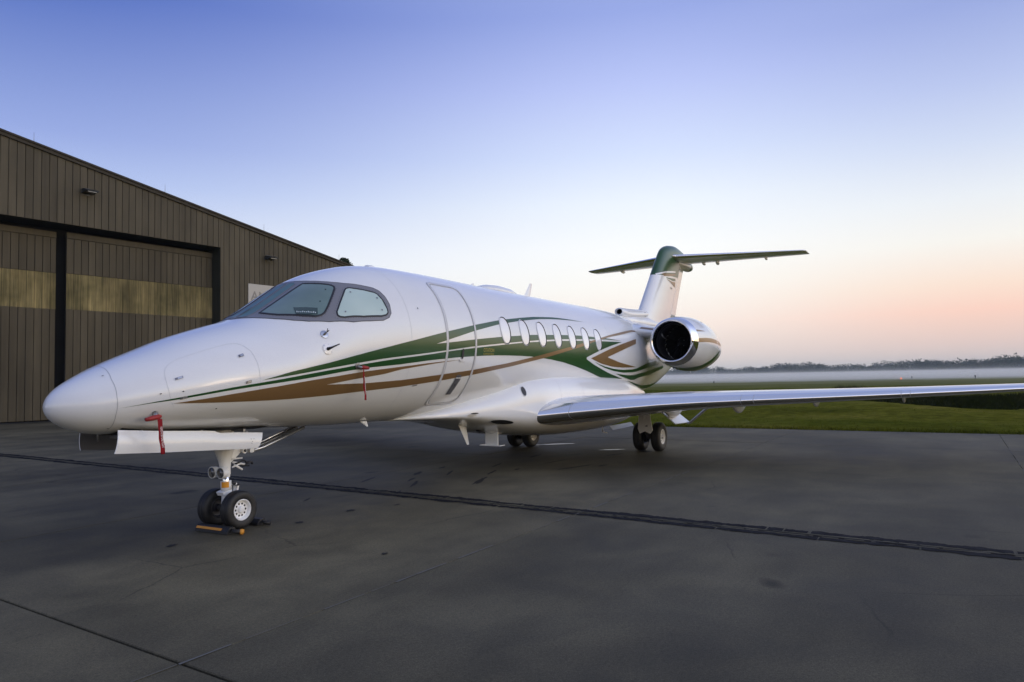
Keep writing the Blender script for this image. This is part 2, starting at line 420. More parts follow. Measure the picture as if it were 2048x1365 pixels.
for k, (x, y, rx, ry, rot) in enumerate([(7.0,.9,.25,.05,.4),(7.9,1.0,.16,.04,.2),(6.0,1.2,.3,.03,.35),(8.6,.2,.3,.035,.25),(9.6,-.6,.4,.03,-.1),(10.4,.3,.3,.05,.1),(11.2,-1.2,.25,.06,-.3),(4.0,.6,.15,.02,.5),(12.1,-1.6,.2,.12,.1),(12.5,1.65,.3,.14,0),(6.64,-.68,.42,.05,.35),(7.67,-.28,.35,.03,.3),(5.93,.14,.40,.03,.5),(6.3,.5,.2,.03,.4),(3.58,-.61,.07,.05,0),(2.7,-.61,.06,.05,.2),(8.89,-1.37,.45,.05,-.3),
        (9.3,-1.75,.16,.05,-.2),(7.3,.4,.3,.03,.45),(5.1,-.2,.2,.02,.5),(1.2,-.3,.07,.04,.4),(4.2,-.9,.06,.03,.1),(1.9,-2.6,.05,.03,.3),(8.2,-.5,.12,.04,.2)]):
    blot('oil_stain', x, y, rx, ry, rot, 'stain', .0042, 20 + k)
for k, (x, y, rx, ry, rot) in enumerate([(13.1,1.12,.5,.10,-.9),(12.75,1.5,.18,.05,-.9),(12.2,-.75,.30,.07,-.9)]):
    blot('puddle', x, y, rx, ry, rot, 'puddle', .0052, 60 + k, 30, .22)

# ------------------------------------------------------------------ grass field with a ditch
def sgm(a): return 1 / (1 + math.exp(max(-50, min(50, a))))
def field_h(x, y):
    e = x - gx(len(XL)-1, y)
    h = -.02 + .05 * min(1, max(0, e) / .4)
    h += .11 * math.sin(x*.21 + y*.13) * min(1, max(0, e) / 8) + .05 * math.sin(x*.53 - y*.31 + .4*math.sin(y*.7)) * min(1, max(0, e)/4)
    # low swell in front of the ditch
    h += .22 * math.exp(-((x - 29.5 - .25*(y + 6)) / 2.4) ** 2) * sgm((y - 1) / 2)
    # ditch: near lip dips towards y = -9, far bank rises again
    lip = 33.0 + .55 * max(0, y + 9.5) ** 1.55 + .9 * max(0, -9.5 - y) ** 1.25
    d = (x - lip) / 17.0
    if d > 0 and y < 6:
        dep = 1.5 * sgm((y + 1.0) / 1.6)
        h -= dep * (math.sin(min(1.0, d) * math.pi) ** .8 if d < 1 else 0)
    if x > 60: h += .25 * math.sin(x * .02 + y * .013)
    return h
xs = [0, .12, .3, .6, 1, 1.5] + list(np.linspace(2, 40, 90)) + list(np.geomspace(41, 2600, 70))
ysr = list(-np.geomspace(70, 2600, 30)[::-1]) + list(np.linspace(-66, 66, 200)) + list(np.geomspace(70, 2600, 30))
rows = []
for e in xs:
    rows.append([(gx(len(XL)-1, max(-60, min(60, y))) + e, y, field_h(gx(len(XL)-1, max(-60, min(60, y))) + e, y)) for y in ysr])
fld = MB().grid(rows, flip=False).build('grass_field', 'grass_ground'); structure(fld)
# ground beyond the sides and behind the camera, below the slabs
b = MB().add([(-2600, -2600, -.09), (19.5, -2600, -.09), (19.5, 2600, -.09), (-2600, 2600, -.09)], [(0, 1, 2, 3)])
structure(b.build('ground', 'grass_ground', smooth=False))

def blades(name, n, place, hmin, hmax, w, material, seed):
    rnd = random.Random(seed); v = []; f = []
    for _ in range(n):
        x, y = place(rnd); z = field_h(x, y) - .02; a = rnd.uniform(0, 6.283); h = rnd.uniform(hmin, hmax); ww = w * rnd.uniform(.6, 1.4)
        lx, ly = rnd.gauss(0, .35) * h, rnd.gauss(0, .35) * h; k = len(v)
        v += [(x - math.cos(a)*ww, y - math.sin(a)*ww, z), (x + math.cos(a)*ww, y + math.sin(a)*ww, z), (x + lx, y + ly, z + h)]
        f.append((k, k+1, k+2))
    return stuff(ob(name, v, f, material, smooth=False))
def edge_place(r):
    y = r.uniform(-26, 12); clump = .5 + .5*math.sin(y*3.1)*math.sin(y*1.3 + 1)
    return gx(len(XL)-1, y) + abs(r.gauss(0, .25)) - .03 - .05*clump, y
tag(blades('edge_grass', 16000, edge_place, .04, .13, .012, 'grass_blade', 5), 'ragged fringe of grass along the edge of the paving', 'grass')
def lawn_place(r):
    e = 14 * r.random() ** 1.6; y = r.uniform(-26, 10); return gx(len(XL)-1, y) + e, y
tag(blades('lawn_grass', 22000, lawn_place, .03, .07, .012, 'grass_blade', 6), 'short mown grass of the field beside the apron', 'grass')
def reed_place(r):
    while True:
        y = r.uniform(-24, 1); lip = 33.0 + .55 * max(0, y + 9.5) ** 1.55 + .9 * max(0, -9.5 - y) ** 1.25
        x = lip + 17*(1 - r.random()**1.5*.75) 
        if r.random() < sgm((y + 2.0) / 1.2): return x, y
tag(blades('ditch_reeds', 60000, reed_place, .12, .42, .022, 'shaded_reed', 9), 'rushes in the hollow of the ditch under the wing, bank shade put into their dark colour', 'reeds')

# runway edge markers far out on the field
def marker(x, y, kind, label):
    z = field_h(x, y); t = root('runway_marker', label, 'marker', (x, y, z), 'markers along the runway edge')
    MB().lathe([(0, .10), (.03, .10), (.05, .05), (.3, .045)], axis='z', n=10).build('stake', 'marker_dark', t)
    MB().lathe([(.3, .07), (.33, .11), (.48, .10), (.55, .05), (.56, 0)], axis='z', n=10).build('lens', 'marker_red' if kind else 'marker_dark', t)
marker(137.6, -1.9, 1, 'small lit red runway light beyond the wing')
marker(159.9, -2.9, 0, 'dark runway marker just right of the red light')
marker(138.0, -12.6, 0, 'dark runway marker nearest the right edge of the picture')
marker(126.2, 26.9, 0, 'dark runway marker left of the red light, below the engine')

# ------------------------------------------------------------------ far wood, one mass beyond the mist
def far_wood():
    rnd = random.Random(11); v = []; f = []
    az0, az1 = -34, 40
    for k in range(1500):
        t = rnd.random(); az = az0 + (az1 - az0) * t
        D = 1150 + 22 * max(0, az + 5) + rnd.uniform(-15, 70) + 60*math.sin(az*.5)
        r = rnd.uniform(6, 12); H = (rnd.uniform(15, 20.5) if k % 5 < 3 else rnd.uniform(11, 15)) + 2.5*math.sin(az * .9) + 1.5*math.sin(az*2.7)
        if rnd.random() < .05: H += rnd.uniform(1, 3)
        cx, cy = D*math.cos(R_(az)), D*math.sin(R_(az))
        k0 = len(v)                                   # trunk
        for a in range(4): v.append((cx + .3*math.cos(a*1.57), cy + .3*math.sin(a*1.57), 0)); 
        v.append((cx, cy, H*.7)); f += [(k0+a, k0+(a+1) % 4, k0+4) for a in range(4)]
        for q in range(120):                          # leaf clumps through the crown volume
            u = rnd.uniform(-1, 1); ph = rnd.uniform(0, 6.283); rr = rnd.random() ** .33
            sx = math.sqrt(1-u*u)*math.cos(ph)*rr; sy = math.sqrt(1-u*u)*math.sin(ph)*rr
            wob = 1 + .15*math.sin(3*ph + k) + .1*math.sin(5*u + k*2)
            p = Vector((cx + sx*r*wob, cy + sy*r*wob, H*.5 + u*rr*H*.5))
            s = rnd.uniform(.6, 1.4)
            a = Vector((rnd.gauss(0,1), rnd.gauss(0,1), rnd.gauss(0,1))).normalized()*s; c = Vector((rnd.gauss(0,1), rnd.gauss(0,1), rnd.gauss(0,1))).normalized()*s
            k1 = len(v); v += [p - a, p + c, p + a, p - c]; f.append((k1, k1+1, k1+2, k1+3))
    return stuff(ob('far_wood', v, f, 'far_leaf', smooth=False))
tag(far_wood(), 'long hazy wood on the horizon beyond the misty field', 'wood')

# one tree standing behind the hangar, only its tip above the roof
def tree(name, label, cx, cy, H, r, seed, n=2600):
    rnd = random.Random(seed); t = root(name, label, 'tree', (cx, cy, 0))
    b = MB(); b.tube([(0,0,0),(.1,.05,H*.35),(-.05,.1,H*.7),(0,0,H*.93)], [.32,.24,.13,.03], 8)
    for k in range(9):
        z = H*(.35 + .06*k); a = k*2.4; b.tube([(0,0,z),(math.cos(a)*r*.4, math.sin(a)*r*.4, z+H*.06),(math.cos(a)*r*.8, math.sin(a)*r*.8, z+H*.1)], [.1,.06,.02], 6)
    b.build('trunk', 'bark', t)
    v = []; f = []
    for q in range(n):
        zf = rnd.random(); z = H*(.35 + .66*zf); a = rnd.uniform(0, 6.283); rr = r * math.sqrt(max(.02, 1 - zf**1.8)) * rnd.random() ** .5 * (1 + .25*math.sin(3*a + zf*9))
        p = Vector((math.cos(a)*rr, math.sin(a)*rr, z)); s = rnd.uniform(.08, .2)
        d = Vector((rnd.gauss(0,1), rnd.gauss(0,1), rnd.gauss(0,1))).normalized()*s; c = Vector((rnd.gauss(0,1), rnd.gauss(0,1), rnd.gauss(0,1))).normalized()*s
        k1 = len(v); v += [p-d, p+c, p+d, p-c]; f.append((k1, k1+1, k1+2, k1+3))
    ob('crown', v, f, 'far_leaf', t, smooth=False)
tree('tree', 'tree behind the hangar with only its tip showing over the roof edge', 68.6, 60.0, 17.9, 3.4, 31)

# ------------------------------------------------------------------ hangar
HA = R_(-4.4); HE = Vector((math.cos(HA), math.sin(HA), 0)); HN = Vector((-math.sin(HA), math.cos(HA), 0)); H0 = Vector((14, 30.7, 0))
hangar = root('hangar', 'large brown metal hangar with tall sliding doors behind the jet', 'hangar', tuple(H0))
hangar.rotation_euler = (0, 0, HA)
# hangar frame: local x = s along the wall, local y = depth inward, z up
def roof_z(s): return 13.88 - .1755 * s if s > -7 else 13.88 + .1755*7 + .1755*(s + 7)
S0, S1, HEAD = -14.0, 24.5, 9.95
def prism(sa, sb, za, zb, d0, d1, zta=None, ztb=None, bev=.012):
    """upright panel with bevelled front edges; top may slope"""
    zta = zb if zta is None else zta; ztb = zb if ztb is None else ztb
    v = [(sa,d1,za),(sb,d1,za),(sb,d1,ztb),(sa,d1,zta),(sa,d0+bev,za),(sb,d0+bev,za),(sb,d0+bev,ztb),(sa,d0+bev,zta),(sa+bev,d0,za+bev),(sb-bev,d0,za+bev),(sb-bev,d0,ztb-bev),(sa+bev,d0,zta-bev)]
    f = [(8,9,10,11)] + [(a,(a+1) % 4,4+(a+1) % 4,4+a) for a in range(4)] + [(4+a,4+(a+1) % 4,8+(a+1) % 4,8+a) for a in range(4)]
    return v, f
PW = .362; GAP = .011
# dark backing behind every panel
bk = MB()
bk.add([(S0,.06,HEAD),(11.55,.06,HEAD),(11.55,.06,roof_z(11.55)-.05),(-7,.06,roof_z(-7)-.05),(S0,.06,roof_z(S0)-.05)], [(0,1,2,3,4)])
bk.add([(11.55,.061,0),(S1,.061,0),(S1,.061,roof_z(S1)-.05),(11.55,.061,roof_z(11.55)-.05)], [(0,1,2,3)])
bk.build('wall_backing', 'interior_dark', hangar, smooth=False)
s = .19 - PW*36
while s < S1 - .02:
    e = min(s + PW, S1)
    if s < 11.55 < e:
        ob('wall_panel', *prism(11.55, e-GAP, 0.03, 0, 0, .05, roof_z(11.55)-.08, roof_z(e)-.08), 'wall_sheet', hangar, smooth=False)
    if s < 11.55:
        e2 = min(e, 11.55)
        v, f = prism(s+GAP, e2-GAP if e2 == e else e2, HEAD, 0, 0, .05, roof_z(s)-.08, roof_z(e2)-.08)
    else:
        v, f = prism(s+GAP, e-GAP, 0.03, 0, 0, .05, roof_z(s)-.08, roof_z(e)-.08)
    ob('wall_panel', v, f, 'wall_sheet', hangar, smooth=False)
    s += PW
# rake trim: stacked flashing that steps out over the wall
def rake(name, lo, hi, d0, d1, material):
    for a, c in ((S0, -7.0), (-7.0, S1 + .35)):
        v = [(a,d0,roof_z(a)+lo),(c,d0,roof_z(c)+lo),(c,d0,roof_z(c)+hi),(a,d0,roof_z(a)+hi),(a,d1,roof_z(a)+lo),(c,d1,roof_z(c)+lo),(c,d1,roof_z(c)+hi),(a,d1,roof_z(a)+hi)]
        ob(name, v, [(0,1,2,3),(7,6,5,4),(0,4,5,1),(3,2,6,7),(1,5,6,2),(0,3,7,4)], material, hangar, smooth=False)
rake('rake_trim', -.16, .0, -.10, .05, 'trim_sheet'); rake('rake_cap', .003, .10, -.16, .25, 'trim_sheet')
# roof, far walls
rf = MB()
for a, c in ((-38.0, -7.0), (-7.0, S1 + .35)):
    za = roof_z(a) + .06; zc = roof_z(c) + .06
    rf.add([(a,.2,za),(c,.2,zc),(c,42,zc),(a,42,za)], [(0,1,2,3)])
rf.build('roof', 'trim_sheet', hangar, smooth=False)
wl_ = MB(); wl_.add([(S1,.07,0),(S1,42,0),(S1,42,roof_z(S1)),(S1,.07,roof_z(S1))], [(0,1,2,3)]); wl_.add([(-38,42,0),(S1,42,0),(S1,42,roof_z(S1)),(-7,42,roof_z(-7)),(-38,42,roof_z(-38))], [(0,1,2,3,4)])
wl_.build('rear_wall', 'wall_sheet', hangar, smooth=False)
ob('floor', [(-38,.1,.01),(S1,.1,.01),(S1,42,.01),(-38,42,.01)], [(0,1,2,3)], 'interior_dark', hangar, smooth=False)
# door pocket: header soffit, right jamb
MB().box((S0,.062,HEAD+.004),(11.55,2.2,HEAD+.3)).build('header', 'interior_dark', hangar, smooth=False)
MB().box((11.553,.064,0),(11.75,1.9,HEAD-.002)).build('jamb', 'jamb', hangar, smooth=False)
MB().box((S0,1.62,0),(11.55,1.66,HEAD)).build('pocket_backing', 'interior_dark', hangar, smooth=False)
def door(sa, sb, d, label):
    dr = MB().box((sa,d+.06,.05),(sb,d+.14,9.70)).build('door', 'interior_dark', hangar, smooth=False)
    dr['label'] = label
    ob('top_rail', *prism(sa, sb, 9.39, 9.70, d, d+.058), 'door_sheet', dr, smooth=False)
    s = sa
    while s < sb - .03:
        e = min(s + PW, sb)
        ob('door_panel', *prism(s+GAP, e-GAP, .06, 5.715, d+.015, d+.059), 'door_sheet', dr, smooth=False)
        ob('door_panel', *prism(s+GAP, e-GAP, 7.565, 9.375, d+.015, d+.059), 'door_sheet', dr, smooth=False)
        # corrugated fibreglass light panel
        k = 13; v = []; f = []
        for i in range(k):
            x = s + GAP*.6 + (e - s - GAP*1.2)*i/(k-1); y = d + .012 + (.018 if i % 2 else 0); jag = random.uniform(-.05, .05)
            v += [(x, y, 5.72 - abs(jag)*1.6), (x, y, 7.555)]
        f = [(2*i, 2*i+2, 2*i+3, 2*i+1) for i in range(k-1)]
        ob('light_panel', v, f, 'fibreglass', dr, smooth=False)
        s += PW
door(3.2, 11.53, .8, 'tall brown sliding door with a band of yellowish fibreglass, right of the dark gap')
door(-9.0, 2.86, 1.15, 'tall brown sliding door left of the dark gap')
for s in (1.27, 8.02, 14.65, 20.96):
    z = roof_z(s) + .09
    MB().tube([(s,.0,z-.02),(s,.0,z+.5)], [.012,.006], 6).build('lightning_rod', 'rod', hangar)

def wall_lamp(s, z, label):
    t = root('wall_lamp', label, 'lamp', tuple(H0 + HE*s + Vector((0,0,z))), 'lamps on the hangar gable'); t.rotation_euler = (0,0,HA)
    b = MB(); pr = [(0,.13),(.10,.16),(.42,.08),(.60,.0),(.58,-.05),(.30,-.085),(.0,-.12)]
    rows = [[(x, -.01 - a, c) for a, c in pr] for x in (-.30, -.24, .24, .30)]
    rows[0] = [(-.30, y, zz*.8) for (_, y, zz) in rows[0]]; rows[3] = [(.30, y, zz*.8) for (_, y, zz) in rows[3]]
    b.grid(rows, closed_v=True); b.f.append(tuple(range(7))); b.f.append(tuple(range(21,28))[::-1])
    b.build_edge('housing', 'lamp_body', t, 25)
    MB().box((-.22,-.56,-.085),(.22,-.30,-.055)).build('lens', 'lamp_lens', t, smooth=False)
    MB().box((-.12,-.02,-.2),(.12,0,.2)).build('back_plate', 'lamp_body', t, smooth=False)
wall_lamp(3.8, 11.78, 'dark wall lamp on the gable above the hangar door')
wall_lamp(15.0, 9.72, 'dark wall lamp on the hangar gable above the white sign')

def text_obj(name, body, size, material, parent, loc, rot, ext=.002, align='LEFT', sx=1.0, bold=0.0):
    cu = bpy.data.curves.new(name, 'FONT'); cu.body = body; cu.size = size; cu.extrude = ext; cu.align_x = align; cu.align_y = 'CENTER'; cu.resolution_u = 3; cu.offset = size*bold
    t = bpy.data.objects.new(name, cu); COL.objects.link(t)
    dg = bpy.context.evaluated_depsgraph_get(); me = bpy.data.meshes.new_from_object(t.evaluated_get(dg)); me.name = name
    bpy.data.objects.remove(t); me.materials.clear(); me.materials.append(MAT[material])
    o = bpy.data.objects.new(name, me); COL.objects.link(o); o.parent = parent; o.location = loc; o.rotation_euler = rot; o.scale = (sx, 1, 1)
    return o
sg = root('sign_board', 'pale sign board on the hangar wall with grey letters, partly behind the cockpit', 'sign', tuple(H0 + HE*13.46), None); sg.rotation_euler = (0,0,HA)
MB().box((0,-.05,5.2),(4.4,-.004,7.95)).build('board', 'sign_board', sg, smooth=False)
text_obj('lettering', 'AMU', .82, 'sign_print', sg, (.18,-.052,7.17), (math.pi/2,0,0), bold=.012)
ob('emblem', [(.3,-.053,6.42),(.95,-.053,6.42),(1.15,-.053,6.62),(.55,-.053,6.62)], [(0,1,2,3)], 'sign_print', sg, smooth=False)

# ------------------------------------------------------------------ the jet
jet = root('business_jet', 'white twin engine business jet with green and tan stripes parked on the apron', 'airplane')
FT = np.array([(0.07,1.5),(0.08,1.545),(0.11,1.6),(0.16,1.655),(0.23,1.71),(0.32,1.765),(0.42,1.82),(0.55,1.885),(0.73,1.965),(0.93,2.045),(1.4,2.23),(1.9,2.385),(2.15,2.455),(2.35,2.535),(2.6,2.68),(2.95,2.905),(3.15,3.03),(3.3,3.11),(3.5,3.19),(3.8,3.28),(4.1,3.35),(4.4,3.39),(4.8,3.415),(5.2,3.42),(6,3.418),(8,3.395),(12,3.378),(13.2,3.365),(14.2,3.3),(15,3.24),(17,3.2),(19,3.1),(20.6,2.95)]).T
FB = np.array([(0.07,1.5),(0.08,1.455),(0.11,1.405),(0.16,1.355),(0.23,1.31),(0.32,1.265),(0.42,1.232),(0.55,1.21),(0.73,1.198),(0.93,1.188),(1.4,1.172),(1.9,1.158),(2.6,1.135),(3.3,1.11),(4,1.095),(5,1.09),(13,1.09),(14.2,1.115),(15,1.16),(16,1.26),(17,1.43),(18,1.7),(19,2.03),(20,2.38),(20.6,2.6)]).T
FW = np.array([(0.07,0),(0.08,0.055),(0.11,0.125),(0.16,0.2),(0.23,0.28),(0.32,0.36),(0.42,0.43),(0.55,0.51),(0.73,0.6),(0.93,0.685),(1.4,0.82),(2,0.93),(2.6,1),(3.2,1.04),(4,1.065),(5,1.07),(13.2,1.07),(13.85,1.06),(14.1,1.03),(14.5,0.94),(15,0.825),(15.5,0.73),(16.5,0.59),(18,0.42),(19.3,0.29),(20.6,0.17)]).T
def pchip_slopes(A):
    X, Y = A; h = np.diff(X); d = np.diff(Y)/h; m = np.zeros_like(Y)
    for i in range(1, len(X)-1):
        if d[i-1]*d[i] > 0:
            w1 = 2*h[i]+h[i-1]; w2 = h[i]+2*h[i-1]; m[i] = (w1+w2)/(w1/d[i-1]+w2/d[i])
    m[0] = d[0]; m[-1] = d[-1]
    return m
def curve(A):
    X, Y = A; h = np.diff(X); m = pchip_slopes(A)
    def f(x):
        x = min(max(x, X[0]), X[-1]); i = int(min(max(np.searchsorted(X, x, side='right')-1, 0), len(X)-2)); t = (x-X[i])/h[i]
        return float((2*t**3-3*t**2+1)*Y[i]+(t**3-2*t**2+t)*h[i]*m[i]+(-2*t**3+3*t**2)*Y[i+1]+(t**3-t**2)*h[i]*m[i+1])
    return f
cT, cB, cW = curve(FT), curve(FB), curve(FW)
def fus(x, th, side=-1):
    """point on the skin: th = 0 at the side, pi/2 on the crown, -pi/2 on the keel"""
    zt, zb, w = cT(x), cB(x), cW(x)
    return Vector((x, side*w*math.cos(th), (zt+zb)/2 + (zt-zb)/2*math.sin(th)))
def fnorm(x, th, side=-1):
    e = .01
    a = fus(x+e, th, side) - fus(max(.075, x-e), th, side); b = fus(x, th+.01, side) - fus(x, th-.01, side)
    n = a.cross(b) * (1 if side > 0 else -1)
    n = n.normalized() if n.length > 0 else Vector((0, side, 0))
    c = Vector((0, side*math.cos(th), math.sin(th)))
    return n if n.dot(c) > 0 else -n
def skin(x, th, off, side=-1): return fus(x, th, side) + fnorm(x, th, side)*off

NR = 96
st = [.07 + .0008 + (.55-.07)*(k/26)**2 for k in range(1, 27)] + list(np.linspace(.57, 5, 90)) + list(np.linspace(5.1, 20.6, 130))
rows = [[fus(x, 2*math.pi*j/NR - math.pi/2 if j <= NR//2 else 0, -1) if False else Vector((x, -cW(x)*math.cos(2*math.pi*j/NR), (cT(x)+cB(x))/2 + (cT(x)-cB(x))/2*math.sin(2*math.pi*j/NR))) for j in range(NR)] for x in st]
b = MB().grid(rows, closed_v=True)
k = len(b.v); b.v.append((.07, 0, 1.5)); b.f += [(k, (j+1) % NR, j) for j in range(NR)]
k2 = len(b.v); b.v.append((20.62, 0, 2.775)); o_ = (len(rows)-1)*NR; b.f += [(k2, o_+j, o_+(j+1) % NR) for j in range(NR)]
fuselage = b.build('fuselage', 'white_paint', jet)

def strip_patch(name, pts, material, parent, off=.003, side=-1, rows_n=7, sub=3):
    P = []
    for a, c in zip(pts[:-1], pts[1:]):
        for s_ in range(sub): P.append([a[i] + (c[i]-a[i])*s_/sub for i in range(4)])
    P.append(pts[-1])
    r = [[skin(q[0]+(q[2]-q[0])*t, q[1]+(q[3]-q[1])*t, off, side) for t in (i/(rows_n-1) for i in range(rows_n))] for q in P]
    o = MB().grid(r).build(name, material, parent)
    return fix_out(o)
def fix_out(o):
    """face the patch away from the fuselage axis"""
    me = o.data; s_ = 0
    for p in me.polygons:
        c = p.center; s_ += p.normal.dot(Vector((0, c.y, c.z - 2.2))) * p.area
    if s_ < 0: me.flip_normals()
    return o
def ribbon(name, path, width, material, parent, off=.003, side=-1, closed=False, sub=4):
    if closed: path = path + [path[0]]
    P = []
    for a, c in zip(path[:-1], path[1:]):
        m_ = max(sub, int(math.hypot(c[0]-a[0], c[1]-a[1])/.035))
        for s_ in range(m_): P.append((a[0]+(c[0]-a[0])*s_/m_, a[1]+(c[1]-a[1])*s_/m_))
    P.append(path[-1]); rws = []
    for i, (x, th) in enumerate(P):
        if closed: a, c = P[(i-1) % (len(P)-1)], P[(i+1) % (len(P)-1)]
        else: a, c = P[max(i-1, 0)], P[min(i+1, len(P)-1)]
        rr = max(.2, cW(x)); dx, dt = c[0]-a[0], (c[1]-a[1])*rr; L = math.hypot(dx, dt) or 1
        nx, nt = -dt/L*width/2, dx/L*width/2/rr
        rws.append([skin(x-nx, th-nt, off*.6, side), skin(x-nx*.85, th-nt*.85, off, side), skin(x+nx*.85, th+nt*.85, off, side), skin(x+nx, th+nt, off*.6, side)])
    return fix_out(MB().grid(rws).build(name, material, parent))
def patch(name, poly, material, parent, off=.004, side=-1, K=7, centre=None, dome=0.0):
    if centre is None: centre = (sum(q[0] for q in poly)/len(poly), sum(q[1] for q in poly)/len(poly))
    rws = []
    for k_ in range(1, K+1):
        t = k_/K
        rws.append([skin(centre[0]+(q[0]-centre[0])*t, centre[1]+(q[1]-centre[1])*t, off + dome*(1-t*t), side) for q in poly])
    b_ = MB().grid(rws, closed_v=True); c_ = len(b_.v); b_.v.append(tuple(skin(centre[0], centre[1], off+dome, side)))
    n_ = len(poly); b_.f += [(c_, i, (i+1) % n_) for i in range(n_)]
    return fix_out(b_.build(name, material, parent))
def smooth_poly(poly, n=2):
    for _ in range(n):                                   # Chaikin corner cutting
        q = []
        for a, c in zip(poly, poly[1:] + poly[:1]):
            q += [(a[0]*.75+c[0]*.25, a[1]*.75+c[1]*.25), (a[0]*.25+c[0]*.75, a[1]*.25+c[1]*.75)]
        poly = q
    return poly

